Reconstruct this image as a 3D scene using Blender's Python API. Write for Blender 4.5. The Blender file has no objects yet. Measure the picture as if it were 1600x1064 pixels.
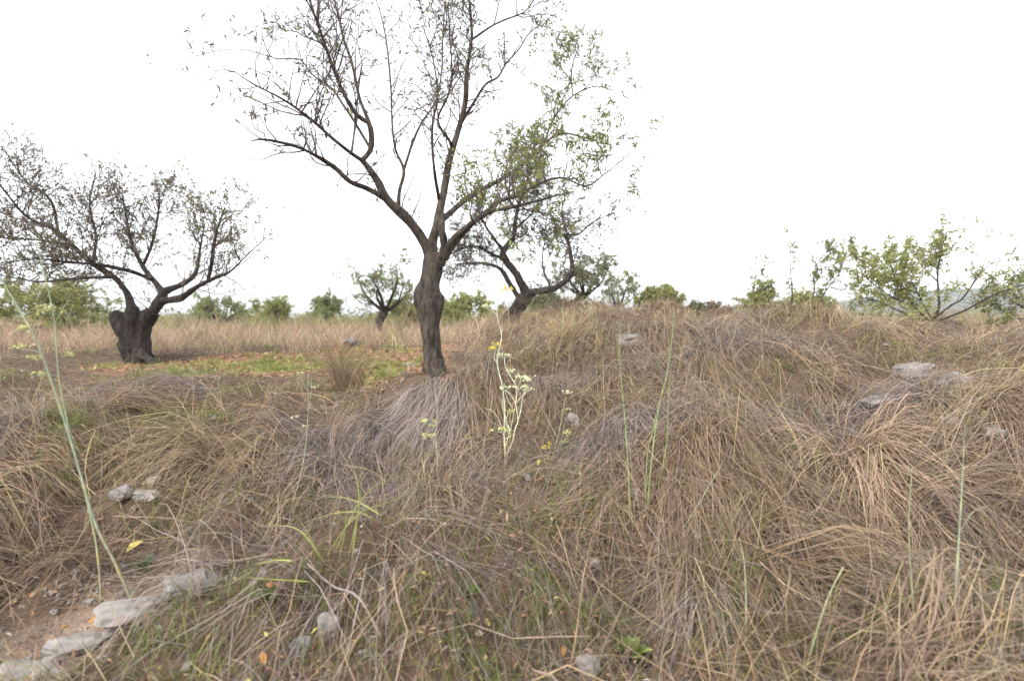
import bpy, math, random
import numpy as np

# ------------------------------------------------------------------ camera, sky, sun, exposure
scn = bpy.context.scene
EYE = 1.65
PITCH = math.radians(2.25)
FPX = 889.0                                    # focal length in pixels of the 1600 px wide photograph
cam_d = bpy.data.cameras.new('camera')
cam = bpy.data.objects.new('camera', cam_d)
scn.collection.objects.link(cam)
cam.location = (0, 0, EYE)
cam.rotation_euler = (math.radians(90) - PITCH, 0, 0)
cam_d.sensor_width = 36.0
cam_d.lens = 36.0 * FPX / 1600.0
cam_d.clip_end = 6000
cam_d.clip_start = 0.05
cam_d.dof.use_dof = True
cam_d.dof.focus_distance = 4.8
cam_d.dof.aperture_fstop = 1.4
scn.camera = cam

SUN_EL, SUN_AZ = math.radians(48), math.radians(215)
w = bpy.data.worlds.new('World'); scn.world = w; w.use_nodes = True
nt = w.node_tree; nt.nodes.clear()
sky = nt.nodes.new('ShaderNodeTexSky'); sky.sky_type = 'NISHITA'; sky.sun_disc = False
sky.sun_elevation = SUN_EL; sky.sun_rotation = SUN_AZ
sky.air_density = 1.0; sky.dust_density = 1.0; sky.ozone_density = 1.0
hs = nt.nodes.new('ShaderNodeHueSaturation'); hs.inputs['Saturation'].default_value = 0.12
bgn = nt.nodes.new('ShaderNodeBackground'); bgn.inputs['Strength'].default_value = 0.13
wo = nt.nodes.new('ShaderNodeOutputWorld')
nt.links.new(sky.outputs[0], hs.inputs['Color']); nt.links.new(hs.outputs[0], bgn.inputs['Color'])
nt.links.new(bgn.outputs[0], wo.inputs['Surface'])

sun_d = bpy.data.lights.new('sun', 'SUN'); sun_d.energy = 1.1; sun_d.angle = math.radians(25)
sun_d.color = (1.0, 0.96, 0.9)
sun = bpy.data.objects.new('sun', sun_d); scn.collection.objects.link(sun)
sun.rotation_euler = (math.radians(90) - SUN_EL, 0, -SUN_AZ + math.pi)
sun.location = (0, 0, 30)

scn.view_settings.view_transform = 'Standard'
scn.view_settings.look = 'None'
scn.view_settings.exposure = 1.88
scn.view_settings.gamma = 1.0
scn.cycles.max_bounces = 4
scn.cycles.use_denoising = True
scn.cycles.adaptive_threshold = 0.02
scn.cycles.transparent_max_bounces = 8

# ------------------------------------------------------------------ maths helpers
rs = np.random.RandomState
def sstep(a, b, x):
    t = np.clip((x - a) / (b - a), 0, 1)
    return t * t * (3 - 2 * t)

class Waves:
    """smooth noise: a sum of sine waves in random directions, about -1..1"""
    def __init__(self, seed, dim, wavelength, n=10):
        r = rs(seed)
        k = r.normal(size=(n, dim)); k /= np.linalg.norm(k, axis=1)[:, None]
        self.k = k * (2 * np.pi / wavelength) * r.uniform(0.6, 1.6, (n, 1))
        self.ph = r.uniform(0, 6.28, n); self.s = 1.4 / math.sqrt(n)
    def __call__(self, *c):
        p = np.stack([np.asarray(v, float) for v in c], -1)
        return np.sin(p @ self.k.T + self.ph).sum(-1) * self.s

W_big, W_mid, W_small = Waves(1, 2, 22, 8), Waves(2, 2, 2.2, 12), Waves(3, 2, 0.6, 14)
W_tiny = Waves(4, 2, 0.2, 14)
W_edge = Waves(5, 2, 5.0, 6)

def H(x, y):
    """height of the ground"""
    x = np.asarray(x, float); y = np.asarray(y, float)
    ye = 5.9 + 0.25 * W_edge(x, x * 0)
    z = 0.95 * sstep(0.5, ye, y)
    xc = np.clip(x, 0, 4.2)
    y0 = 6.2 - 0.85 * xc; y1 = 12.5 - 1.45 * xc
    sx = sstep(-2.0, 1.2, x)
    m = (0.55 - 0.20 * sstep(1.8, 5.0, x)) * sx * sstep(0, 1, (y - y0) / (y1 - y0))
    m = m * (1 - 0.75 * sstep(0, 1, (y - (18 - 1.4 * xc)) / 26))
    m = m + 0.27 * np.exp(-((x - 2.4) / 3.0) ** 2) * sstep(9, 14, y) * (1 - sstep(19, 40, y))
    near = 1 - sstep(14, 30, y)
    far = sstep(25, 90, np.hypot(x, y))
    bank = sstep(0.5, 2.5, y) * (1 - 0.65 * sstep(ye - 0.5, ye + 0.6, y) * (1 - sx))
    z = z + m + near * bank * (1 + 0.7 * sstep(.6, 2.0, x)) * (0.080 * W_mid(x, y) + 0.034 * W_small(x, y)) + 0.006 * W_tiny(x, y) * near
    z = z + far * 0.25 * W_big(x, y) + 0.10 * (1 - sx) * sstep(6.6, 11, y)
    return z

def Hs(x, y): return float(H(x, y))

def ray(px, py):
    dx = (px - 800) / FPX; dy = (532 - py) / FPX
    c, s = math.cos(PITCH), math.sin(PITCH)
    v = np.array([dx, c + dy * s, -s + dy * c])
    return v / v[1]
def P(px, py, Y):
    """point at forward distance Y seen at a pixel"""
    return np.array([0, 0, EYE]) + ray(px, py) * Y
def G(px, py, y0=1.0, y1=400):
    """point of the ground seen at a pixel"""
    d = ray(px, py)
    Y = np.exp(np.linspace(math.log(y0), math.log(y1), 1500))
    pts = np.array([0, 0, EYE])[None] + d[None] * Y[:, None]
    below = pts[:, 2] <= H(pts[:, 0], pts[:, 1])
    i = int(np.argmax(below)) if below.any() else len(Y) - 1
    q = pts[i]; return np.array([q[0], q[1], Hs(q[0], q[1])])
def GX(px, Y):
    """ground point at forward distance Y below a pixel column"""
    x = (px - 800) / FPX * Y
    return np.array([x, Y, Hs(x, Y)])

def in_poly(x, y, poly):
    x = np.asarray(x); y = np.asarray(y); inside = np.zeros(x.shape, bool)
    n = len(poly)
    for i in range(n):
        x1, y1 = poly[i]; x2, y2 = poly[(i + 1) % n]
        c = ((y1 > y) != (y2 > y)) & (x < (x2 - x1) * (y - y1) / (y2 - y1 + 1e-12) + x1)
        inside ^= c
    return inside

# ------------------------------------------------------------------ mesh helpers
class MB:
    """collects quads/tris with vertex colours; build() links ONE mesh object"""
    def __init__(self): self.v, self.f3, self.f4, self.c, self.n = [], [], [], [], 0
    def add(self, v, f3=None, f4=None, col=(1, 1, 1)):
        v = np.asarray(v, float).reshape(-1, 3)
        if f3 is not None and len(f3): self.f3.append(np.asarray(f3, int).reshape(-1, 3) + self.n)
        if f4 is not None and len(f4): self.f4.append(np.asarray(f4, int).reshape(-1, 4) + self.n)
        c = np.asarray(col, float)
        if c.ndim == 1: c = np.repeat(c[None], len(v), 0)
        self.v.append(v); self.c.append(c); self.n += len(v)
    def mesh(self, name, mat, smooth=True, origin=(0, 0, 0)):
        v = np.concatenate(self.v) - np.asarray(origin)[None]
        c = np.concatenate(self.c)
        f3 = np.concatenate(self.f3) if self.f3 else np.zeros((0, 3), int)
        f4 = np.concatenate(self.f4) if self.f4 else np.zeros((0, 4), int)
        me = bpy.data.meshes.new(name)
        me.vertices.add(len(v)); me.vertices.foreach_set('co', v.astype(np.float32).ravel())
        loops = np.concatenate([f3.ravel(), f4.ravel()]).astype(np.int32)
        starts = np.concatenate([np.arange(len(f3)) * 3, len(f3) * 3 + np.arange(len(f4)) * 4]).astype(np.int32)
        me.loops.add(len(loops)); me.loops.foreach_set('vertex_index', loops)
        me.polygons.add(len(starts)); me.polygons.foreach_set('loop_start', starts)
        me.polygons.foreach_set('use_smooth', np.full(len(starts), smooth))
        me.update(calc_edges=True)
        at = me.color_attributes.new('Col', 'FLOAT_COLOR', 'POINT')
        at.data.foreach_set('color', np.concatenate([c, np.ones((len(c), 1))], 1).astype(np.float32).ravel())
        me.materials.append(mat)
        return me
    def build(self, name, mat, parent=None, origin=(0, 0, 0), smooth=True):
        o = bpy.data.objects.new(name, self.mesh(name, mat, smooth, origin))
        scn.collection.objects.link(o)
        if parent is not None: o.parent = parent
        else: o.location = origin
        return o

def tag(o, label=None, cat=None, group=None, kind=None):
    if label: o['label'] = label
    if cat: o['category'] = cat
    if group: o['group'] = group
    if kind: o['kind'] = kind
    return o
def thing(name, label, cat, loc, group=None):
    e = bpy.data.objects.new(name, None); scn.collection.objects.link(e)
    e.location = loc; e.empty_display_size = 0.1
    return tag(e, label, cat, group)

def norm(v): return v / (np.linalg.norm(v) + 1e-12)

def tube(mb, pts, rad, sides=6, col=(1, 1, 1), rough=None, cap=True):
    pts = np.asarray(pts, float); n = len(pts)
    rad = np.broadcast_to(np.asarray(rad, float), (n,))
    t = np.gradient(pts, axis=0); t /= np.linalg.norm(t, axis=1)[:, None] + 1e-12
    u = np.zeros_like(pts)
    a = np.array([0, 1.0, 0]) if abs(t[0][1]) < 0.8 else np.array([1.0, 0, 0])
    u[0] = norm(np.cross(t[0], a))
    for i in range(1, n):
        q = u[i - 1] - t[i] * (u[i - 1] @ t[i]); u[i] = norm(q)
    v = np.cross(t, u)
    ang = np.arange(sides) * 2 * np.pi / sides
    R = rad[:, None] * np.ones((1, sides))
    ring = (u[:, None, :] * np.cos(ang)[None, :, None] + v[:, None, :] * np.sin(ang)[None, :, None])
    V = pts[:, None, :] + ring * R[..., None]
    if rough is not None:
        V = V + ring * rough(V, R)[..., None]
    V = V.reshape(-1, 3)
    i = np.arange(n - 1)[:, None] * sides; j = np.arange(sides)[None]; j2 = (j + 1) % sides
    f4 = np.stack([i + j, i + j2, i + sides + j2, i + sides + j], -1).reshape(-1, 4)
    f3 = None
    if cap:
        V = np.concatenate([V, pts[-1:] + t[-1:] * rad[-1] * 0.6])
        k = (n - 1) * sides
        f3 = [(k + a_, k + (a_ + 1) % sides, n * sides) for a_ in range(sides)]
    mb.add(V, f3=f3, f4=f4, col=col)

def strip(mb, pts, width, side, col, taper=True):
    """a flat blade along pts"""
    pts = np.asarray(pts, float); n = len(pts)
    t = np.linspace(0, 1, n)
    wd = width * (np.clip(1.25 - t, 0.08, 1) if taper else np.ones(n))
    L = pts - side[None] * wd[:, None] * .5; R = pts + side[None] * wd[:, None] * .5
    V = np.stack([L, R], 1).reshape(-1, 3)
    i = np.arange(n - 1) * 2
    mb.add(V, f4=np.stack([i, i + 1, i + 3, i + 2], -1), col=col)

def smooth_path(pts, n):
    """Catmull-Rom resample of control rows (any number of columns)"""
    p = np.asarray(pts, float)
    if len(p) == 2: 
        t = np.linspace(0, 1, n)[:, None]; return p[0] * (1 - t) + p[1] * t
    seg = np.linalg.norm(np.diff(p[:, :3], axis=0), axis=1); s = np.concatenate([[0], np.cumsum(seg)])
    q = np.vstack([2 * p[0] - p[1], p, 2 * p[-1] - p[-2]])
    out = []
    for d in np.linspace(0, s[-1], n):
        i = min(int(np.searchsorted(s, d, 'right')) - 1, len(p) - 2)
        t = (d - s[i]) / (s[i + 1] - s[i] + 1e-12)
        a, b, c, e = q[i], q[i + 1], q[i + 2], q[i + 3]
        out.append(0.5 * (2 * b + (c - a) * t + (2 * a - 5 * b + 4 * c - e) * t * t + (3 * b - a - 3 * c + e) * t ** 3))
    return np.array(out)

# ------------------------------------------------------------------ materials
def new_mat(name):
    m = bpy.data.materials.new(name); m.use_nodes = True
    n = m.node_tree; n.nodes.clear()
    out = n.nodes.new('ShaderNodeOutputMaterial')
    return m, n, out

def leafy_mat(name, transl=0.35, var=0.25, rough=0.6, sat=1.0, spec=0.25):
    """thin plant matter: vertex colour, shifted a little from one instance to the next"""
    m, n, out = new_mat(name)
    at = n.nodes.new('ShaderNodeAttribute'); at.attribute_name = 'Col'
    oi = n.nodes.new('ShaderNodeObjectInfo')
    mr = n.nodes.new('ShaderNodeMapRange'); mr.inputs[3].default_value = 1 - var; mr.inputs[4].default_value = 1 + var
    hsv = n.nodes.new('ShaderNodeHueSaturation'); hsv.inputs['Saturation'].default_value = sat
    tc = n.nodes.new('ShaderNodeTexCoord'); no = n.nodes.new('ShaderNodeTexNoise')
    no.inputs['Scale'].default_value = 35; no.inputs['Detail'].default_value = 2
    mr2 = n.nodes.new('ShaderNodeMapRange'); mr2.inputs[1].default_value = .3; mr2.inputs[2].default_value = .7
    mr2.inputs[3].default_value = 0.8; mr2.inputs[4].default_value = 1.2
    mu = n.nodes.new('ShaderNodeMath'); mu.operation = 'MULTIPLY'
    n.links.new(tc.outputs['Object'], no.inputs['Vector']); n.links.new(no.outputs[0], mr2.inputs[0])
    n.links.new(oi.outputs['Random'], mr.inputs[0])
    n.links.new(mr.outputs[0], mu.inputs[0]); n.links.new(mr2.outputs[0], mu.inputs[1])
    n.links.new(mu.outputs[0], hsv.inputs['Value']); n.links.new(at.outputs['Color'], hsv.inputs['Color'])
    b = n.nodes.new('ShaderNodeBsdfPrincipled'); b.inputs['Roughness'].default_value = rough
    b.inputs['Specular IOR Level'].default_value = spec
    tr = n.nodes.new('ShaderNodeBsdfTranslucent'); mx = n.nodes.new('ShaderNodeMixShader')
    mx.inputs[0].default_value = transl
    n.links.new(hsv.outputs[0], b.inputs['Base Color']); n.links.new(hsv.outputs[0], tr.inputs['Color'])
    n.links.new(b.outputs[0], mx.inputs[1]); n.links.new(tr.outputs[0], mx.inputs[2])
    n.links.new(mx.outputs[0], out.inputs['Surface'])
    return m

def ramp(n, stops):
    r = n.nodes.new('ShaderNodeValToRGB'); e = r.color_ramp.elements
    while len(e) < len(stops): e.new(0.5)
    for k, (p, c) in enumerate(stops): e[k].position = p; e[k].color = (*c, 1)
    return r

def noise_node(n, scale, detail=5, rough=0.6, vec=None):
    no = n.nodes.new('ShaderNodeTexNoise'); no.inputs['Scale'].default_value = scale
    no.inputs['Detail'].default_value = detail; no.inputs['Roughness'].default_value = rough
    if vec is not None: n.links.new(vec, no.inputs['Vector'])
    return no

def bark_mat(name, dark, light, lichen):
    m, n, out = new_mat(name)
    tc = n.nodes.new('ShaderNodeTexCoord')
    mp = n.nodes.new('ShaderNodeMapping'); mp.inputs['Scale'].default_value = (1, 1, 0.35)
    n.links.new(tc.outputs['Object'], mp.inputs['Vector'])
    a = noise_node(n, 22, 9, 0.75, mp.outputs[0]); r = ramp(n, [(0.38, dark), (0.62, light)])
    n.links.new(a.outputs[0], r.inputs[0])
    l = noise_node(n, 5, 4, 0.7, tc.outputs['Object']); lr = ramp(n, [(0.56, (0, 0, 0)), (0.68, (1, 1, 1))])
    n.links.new(l.outputs[0], lr.inputs[0])
    mx = n.nodes.new('ShaderNodeMixRGB'); mx.inputs[2].default_value = (*lichen, 1)
    ml = n.nodes.new('ShaderNodeMath'); ml.operation = 'MULTIPLY'; ml.inputs[1].default_value = 0.55
    n.links.new(lr.outputs[0], ml.inputs[0]); n.links.new(ml.outputs[0], mx.inputs[0]); n.links.new(r.outputs[0], mx.inputs[1])
    b = n.nodes.new('ShaderNodeBsdfPrincipled'); b.inputs['Roughness'].default_value = 0.9
    b.inputs['Specular IOR Level'].default_value = 0.2
    bu = n.nodes.new('ShaderNodeBump'); bu.inputs['Strength'].default_value = 1.0; bu.inputs['Distance'].default_value = 0.05
    n.links.new(a.outputs[0], bu.inputs['Height']); n.links.new(bu.outputs[0], b.inputs['Normal'])
    n.links.new(mx.outputs[0], b.inputs['Base Color']); n.links.new(b.outputs[0], out.inputs['Surface'])
    return m

def stone_mat(name, a_, b_, soil):
    m, n, out = new_mat(name)
    tc = n.nodes.new('ShaderNodeTexCoord')
    a = noise_node(n, 14, 7, 0.65, tc.outputs['Object']); r = ramp(n, [(0.3, a_), (0.7, b_)])
    n.links.new(a.outputs[0], r.inputs[0])
    l = noise_node(n, 4, 5, 0.65, tc.outputs['Object']); lr = ramp(n, [(0.5, (0, 0, 0)), (0.66, (1, 1, 1))])
    n.links.new(l.outputs[0], lr.inputs[0])
    mx = n.nodes.new('ShaderNodeMixRGB'); mx.inputs[2].default_value = (*soil, 1)
    n.links.new(lr.outputs[0], mx.inputs[0]); n.links.new(r.outputs[0], mx.inputs[1])
    b = n.nodes.new('ShaderNodeBsdfPrincipled'); b.inputs['Roughness'].default_value = 0.9
    bu = n.nodes.new('ShaderNodeBump'); bu.inputs['Strength'].default_value = 0.6; bu.inputs['Distance'].default_value = 0.02
    n.links.new(a.outputs[0], bu.inputs['Height']); n.links.new(bu.outputs[0], b.inputs['Normal'])
    n.links.new(mx.outputs[0], b.inputs['Base Color']); n.links.new(b.outputs[0], out.inputs['Surface'])
    return m

def ground_mat():
    """soil and decayed litter; vertex colour carries the red plough soil and grassy soil of the terrace"""
    m, n, out = new_mat('soil')
    tc = n.nodes.new('ShaderNodeTexCoord')
    at = n.nodes.new('ShaderNodeAttribute'); at.attribute_name = 'Col'
    a = noise_node(n, 9, 8, 0.7, tc.outputs['Object']); b_ = noise_node(n, 70, 5, 0.7, tc.outputs['Object'])
    r = ramp(n, [(0.3, (0.55, 0.52, 0.5)), (0.5, (1, 1, 1)), (0.72, (1.5, 1.4, 1.25))])
    r2 = ramp(n, [(0.3, (0.45, 0.45, 0.45)), (0.55, (1, 1, 1)), (0.75, (1.6, 1.5, 1.35))])
    n.links.new(a.outputs[0], r.inputs[0]); n.links.new(b_.outputs[0], r2.inputs[0])
    m1 = n.nodes.new('ShaderNodeMixRGB'); m1.blend_type = 'MULTIPLY'; m1.inputs[0].default_value = 1
    m2 = n.nodes.new('ShaderNodeMixRGB'); m2.blend_type = 'MULTIPLY'; m2.inputs[0].default_value = 1
    n.links.new(at.outputs['Color'], m1.inputs[1]); n.links.new(r.outputs[0], m1.inputs[2])
    n.links.new(m1.outputs[0], m2.inputs[1]); n.links.new(r2.outputs[0], m2.inputs[2])
    b = n.nodes.new('ShaderNodeBsdfPrincipled'); b.inputs['Roughness'].default_value = 0.95
    b.inputs['Specular IOR Level'].default_value = 0.15
    bu = n.nodes.new('ShaderNodeBump'); bu.inputs['Strength'].default_value = 0.8; bu.inputs['Distance'].default_value = 0.03
    n.links.new(b_.outputs[0], bu.inputs['Height']); n.links.new(bu.outputs[0], b.inputs['Normal'])
    n.links.new(m2.outputs[0], b.inputs['Base Color']); n.links.new(b.outputs[0], out.inputs['Surface'])
    return m

M_soil = ground_mat()
M_grass = leafy_mat('dry_straw', 0.25, 0.28, 0.65)
M_green = leafy_mat('green_blade', 0.35, 0.2, 0.5)
M_leaf = leafy_mat('almond_leaf', 0.5, 0.1, 0.5)
M_litter = leafy_mat('fallen_leaf', 0.2, 0.3, 0.7)
M_fennel = leafy_mat('fennel_stem', 0.1, 0.1, 0.5)
M_twig = leafy_mat('twig_bark', 0.0, 0.1, 0.9, 1.0, 0.1)
M_bark = bark_mat('almond_bark', (0.03, 0.024, 0.02), (0.14, 0.112, 0.092), (0.17, 0.16, 0.09))
M_bark2 = bark_mat('dark_bark', (0.016, 0.013, 0.012), (0.08, 0.064, 0.054), (0.11, 0.10, 0.065))
M_stone = stone_mat('limestone', (0.15, 0.138, 0.125), (0.34, 0.315, 0.29), (0.20, 0.145, 0.105))
M_stone2 = stone_mat('dull_stone', (0.13, 0.118, 0.11), (0.27, 0.25, 0.23), (0.17, 0.12, 0.09))

# ------------------------------------------------------------------ the ground, one sheet to the horizon
def axis(lo, hi, n, c, k):
    """n samples, dense around c"""
    a, b = math.asinh((lo - c) / k), math.asinh((hi - c) / k)
    return c + k * np.sinh(np.linspace(a, b, n))
TERR = [tuple(G(*p)[:2]) for p in [(150, 586), (400, 592), (540, 590), (655, 596), (700, 602), (705, 560), (690, 541), (560, 541), (400, 553), (240, 562), (120, 572), (120, 580)]]
GREEN = [tuple(G(*p)[:2]) for p in [(240, 580), (390, 583), (560, 581), (655, 583), (660, 563), (560, 561), (430, 566), (300, 573)]]
BARE = [tuple(G(*p)[:2]) for p in [(-60, 1085), (130, 1062), (370, 900), (330, 876), (200, 885), (60, 925), (-60, 970)]]
GREENS2 = [[tuple(G(*p)[:2]) for p in q] for q in ([(60, 1090), (130, 1052), (270, 985), (310, 1010), (270, 1090)], [(1390, 1000), (1440, 920), (1560, 890), (1650, 890), (1650, 1090), (1420, 1090)], [(890, 1000), (1010, 950), (1020, 1090), (880, 1090)], [(330, 900), (450, 880), (480, 960), (330, 980)], [(850, 760), (930, 740), (960, 800), (880, 830)], [(230, 690), (360, 650), (380, 690), (280, 740)])]
LITTER = [tuple(G(*p)[:2]) for p in [(560, 588), (650, 586), (640, 640), (590, 645), (570, 615)]]

gx = axis(-1500, 1500, 340, 0, 3.5)
gy = axis(-300, 2200, 400, 4.0, 4.0)
X, Y = np.meshgrid(gx, gy)
Z = H(X, Y)
nx, ny = len(gx), len(gy)
soil = np.array([0.135, 0.095, 0.068]); red = np.array([0.37, 0.205, 0.14]); grn = np.array([0.23, 0.26, 0.085])
tan = np.array([0.21, 0.165, 0.11]); bare = np.array([0.36, 0.265, 0.20])
C = np.repeat(soil[None], X.size, 0).reshape(ny, nx, 3)
mix = lambda a, b, k: a * (1 - k[..., None]) + b * k[..., None]
C = mix(C, tan, sstep(9, 20, Y))
jx, jy = X + 0.25 * W_mid(X + 9, Y), Y + 0.25 * W_mid(X, Y + 31)
C = mix(C, red, in_poly(jx, jy, TERR) * 0.9)
C = mix(C, grn, in_poly(jx, jy, GREEN) * 0.75)
C = mix(C, bare, in_poly(jx * .7 + X * .3, jy * .7 + Y * .3, BARE) * 1.0)
mb = MB()
i = np.arange(ny - 1)[:, None] * nx; j = np.arange(nx - 1)[None]
mb.add(np.stack([X, Y, Z], -1).reshape(-1, 3), f4=np.stack([i + j, i + j + 1, i + nx + j + 1, i + nx + j], -1).reshape(-1, 4), col=C.reshape(-1, 3))
tag(mb.build('ground', M_soil), kind='structure')

# far hills on the right horizon
def hill_mat():
    m, n, out = new_mat('scrub_hillside')
    tc = n.nodes.new('ShaderNodeTexCoord')
    a = noise_node(n, 0.12, 8, 0.75, tc.outputs['Object']); v = n.nodes.new('ShaderNodeTexVoronoi'); v.inputs['Scale'].default_value = 0.22
    n.links.new(tc.outputs['Object'], v.inputs['Vector'])
    r = ramp(n, [(0.35, (0.055, 0.065, 0.05)), (0.5, (0.095, 0.105, 0.08)), (0.66, (0.19, 0.175, 0.14))])  # greens greyed to put some distance haze into the hill colour
    n.links.new(a.outputs[0], r.inputs[0])
    r2 = ramp(n, [(0.15, (0.6, 0.65, 0.6)), (0.5, (1.1, 1.1, 1.1))]); n.links.new(v.outputs['Distance'], r2.inputs[0])
    m1 = n.nodes.new('ShaderNodeMixRGB'); m1.blend_type = 'MULTIPLY'; m1.inputs[0].default_value = 1
    n.links.new(r.outputs[0], m1.inputs[1]); n.links.new(r2.outputs[0], m1.inputs[2])
    b = n.nodes.new('ShaderNodeBsdfDiffuse'); n.links.new(m1.outputs[0], b.inputs['Color'])
    n.links.new(b.outputs[0], out.inputs['Surface'])
    return m
hx = np.linspace(60, 900, 160); hy = np.linspace(300, 800, 70)
HX, HY = np.meshgrid(hx, hy)
ratio = HX / 460.0
crest = 3 + 30 * sstep(0.42, 1.15, ratio) + 22 * sstep(0.95, 1.8, ratio)
bump = Waves(31, 2, 60, 10)(HX, HY) * 1.2 + Waves(32, 2, 14, 12)(HX, HY) * 0.5
HZ = crest * np.sin(np.clip((HY - 300) / 320, 0, 1) * np.pi / 2) ** 1.3 * (1 - 0.5 * sstep(650, 800, HY)) + bump * sstep(300, 380, HY) - 1.0
mb = MB()
i = np.arange(69)[:, None] * 160; j = np.arange(159)[None]
mb.add(np.stack([HX, HY, HZ], -1).reshape(-1, 3), f4=np.stack([i + j, i + j + 1, i + 160 + j + 1, i + 160 + j], -1).reshape(-1, 4))
tag(mb.build('hills', hill_mat()), kind='structure')

# ------------------------------------------------------------------ trees
UP = np.array([0, 0, 1.0])
W3a, W3b = Waves(41, 3, 0.30, 14), Waves(42, 3, 0.06, 18)

class Tree:
    def __init__(self, name, label, base, seed, cat='tree', group=None, bark=None, leaf_len=0.05, leaf_w=0.014, greens=None, segs=(4, 5), lmul=1.0):
        self.base = np.asarray(base, float); self.r = rs(seed)
        self.root = thing(name, label, cat, self.base - [0, 0, 0.02], group)
        self.org = self.base - [0, 0, 0.02]
        self.bark = bark or M_bark
        self.tw = MB(); self.lf = MB(); self.L = []   # leaves collected as arrays
        self.ll, self.lw, self.segs, self.lmul = leaf_len, leaf_w, segs, lmul
        self.greens = np.array(greens if greens is not None else [(0.10, 0.13, 0.035), (0.16, 0.17, 0.04), (0.07, 0.075, 0.04), (0.10, 0.075, 0.05)])
        self.twcol = np.array((0.11, 0.092, 0.088))
    def wood(self, name, pts, rad, sides=12, n=None, gnarl=0.10):
        pts = np.asarray(pts, float); rad = np.asarray(rad, float)
        n = n or max(8, int(np.linalg.norm(np.diff(pts, axis=0), axis=1).sum() / 0.06))
        n = min(n, 70)
        q = smooth_path(np.concatenate([pts, rad[:, None]], 1), n)
        mb = MB()
        tube(mb, q[:, :3], np.maximum(q[:, 3], 0.002), sides,
             rough=lambda V, R: R * gnarl * (0.7 * W3a(V[..., 0] * 1.3, V[..., 1] * 1.3, V[..., 2] * .3) + 0.5 * W3b(V[..., 0], V[..., 1], V[..., 2] * .22)))
        mb.build(name, self.bark, self.root, self.org)
        return q
    def twig(self, p0, d0, L, r0, level, dens, tint, up=0.25, leaf=1.0, wander=0.25, spread=0.9):
        r = self.r; n = self.segs[1] if level else self.segs[0]
        pts = [np.array(p0, float)]; d = norm(np.array(d0, float))
        for k in range(n):
            d = norm(d + r.normal(size=3) * wander + UP * up * 0.35)
            pts.append(pts[-1] + d * L / n)
        pts = np.array(pts)
        tube(self.tw, pts, np.linspace(r0, max(r0 * 0.35, 0.0012), n + 1), 3 if r0 < 0.006 else 5, col=self.twcol * r.uniform(0.7, 1.3), cap=False)
        if level > 0:
            m = r.poisson(dens)
            for k in range(m):
                t = r.uniform(0.2, 1.0); i = min(int(t * n), n - 1)
                p = pts[i] + (pts[i + 1] - pts[i]) * (t * n - i)
                ax = norm(pts[i + 1] - pts[i])
                side = r.normal(size=3); side = norm(side - ax * (side @ ax))
                self.twig(p, ax * r.uniform(0.3, 0.9) + side * spread, L * r.uniform(0.35, 0.65), max(r0 * 0.6, 0.0014), level - 1, dens * 0.85, tint, up, leaf, wander, spread)
        if level <= 1 and leaf > 0:
            m = r.poisson(leaf * L * 28 * self.lmul)
            if m:
                t = r.uniform(0.15, 1.0, m) * n; i = np.minimum(t.astype(int), n - 1)
                p = pts[i] + (pts[i + 1] - pts[i]) * (t - i)[:, None]
                ax = pts[i + 1] - pts[i]; ax /= np.linalg.norm(ax, axis=1)[:, None]
                dd = ax * 0.5 + r.normal(size=(m, 3)) * 0.7 + np.array([0, 0, -0.25])
                self.L.append((p, dd, np.full(m, tint)))
    def along(self, q, count, L, r0, level, dens, tint=0.5, t0=0.15, up=0.35, leaf=1.0, spread=0.9, wander=0.25):
        """twigs growing from a limb path q (x, y, z, radius)"""
        r = self.r; n = len(q) - 1
        for k in range(count):
            t = t0 + (1 - t0) * r.uniform(0, 1) ** 0.8
            i = min(int(t * n), n - 1)
            p = q[i, :3] + (q[i + 1, :3] - q[i, :3]) * (t * n - i)
            ax = norm(q[i + 1, :3] - q[i, :3])
            side = r.normal(size=3); side = norm(side - ax * (side @ ax))
            d = ax * r.uniform(0.2, 0.9) + side * spread + UP * up * 0.8
            self.twig(p, d, L * r.uniform(0.5, 1.15) * (1.1 - 0.4 * t), min(r0, q[i, 3] * 0.7), level, dens, tint, up, leaf, wander)
    def finish(self):
        if self.tw.n:
            tag(self.tw.build('twigs', M_twig, self.root, self.org), kind='stuff')
        if self.L:
            p = np.concatenate([a for a, b, c in self.L]); d = np.concatenate([b for a, b, c in self.L]); ti = np.concatenate([c for a, b, c in self.L])
            r = self.r; m = len(p)
            d /= np.linalg.norm(d, axis=1)[:, None]
            s = np.cross(d, r.normal(size=(m, 3))); s /= np.linalg.norm(s, axis=1)[:, None]
            nrm = np.cross(d, s)
            ln = self.ll * r.uniform(0.55, 1.25, m)[:, None]; wd = self.lw * r.uniform(0.7, 1.3, m)[:, None]
            a = p; b = p + d * ln * 0.45 + s * wd * .5 + nrm * ln * 0.06; c = p + d * ln - nrm * ln * 0.05; e = p + d * ln * 0.45 - s * wd * .5 + nrm * ln * 0.06
            V = np.stack([a, b, c, e], 1).reshape(-1, 3)
            g = self.greens; k = np.clip((1 - ti) * (len(g) - 1) + r.normal(size=m) * 0.8, 0, len(g) - 1).round().astype(int)
            col = g[k] * r.uniform(0.75, 1.3, m)[:, None]
            idx = np.arange(m) * 4
            self.lf.add(V, f4=np.stack([idx, idx + 1, idx + 2, idx + 3], 1), col=np.repeat(col, 4, 0))
            tag(self.lf.build('foliage', M_leaf, self.root, self.org, smooth=False), kind='stuff')

def trace(rows, Y0):
    """rows of (px, py, depth offset, radius px) -> points and radii in metres"""
    pts = np.array([P(a, b, Y0 + c) for a, b, c, d in rows]); rad = np.array([d * (Y0 + c) / FPX for a, b, c, d in rows])
    return pts, rad

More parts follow.
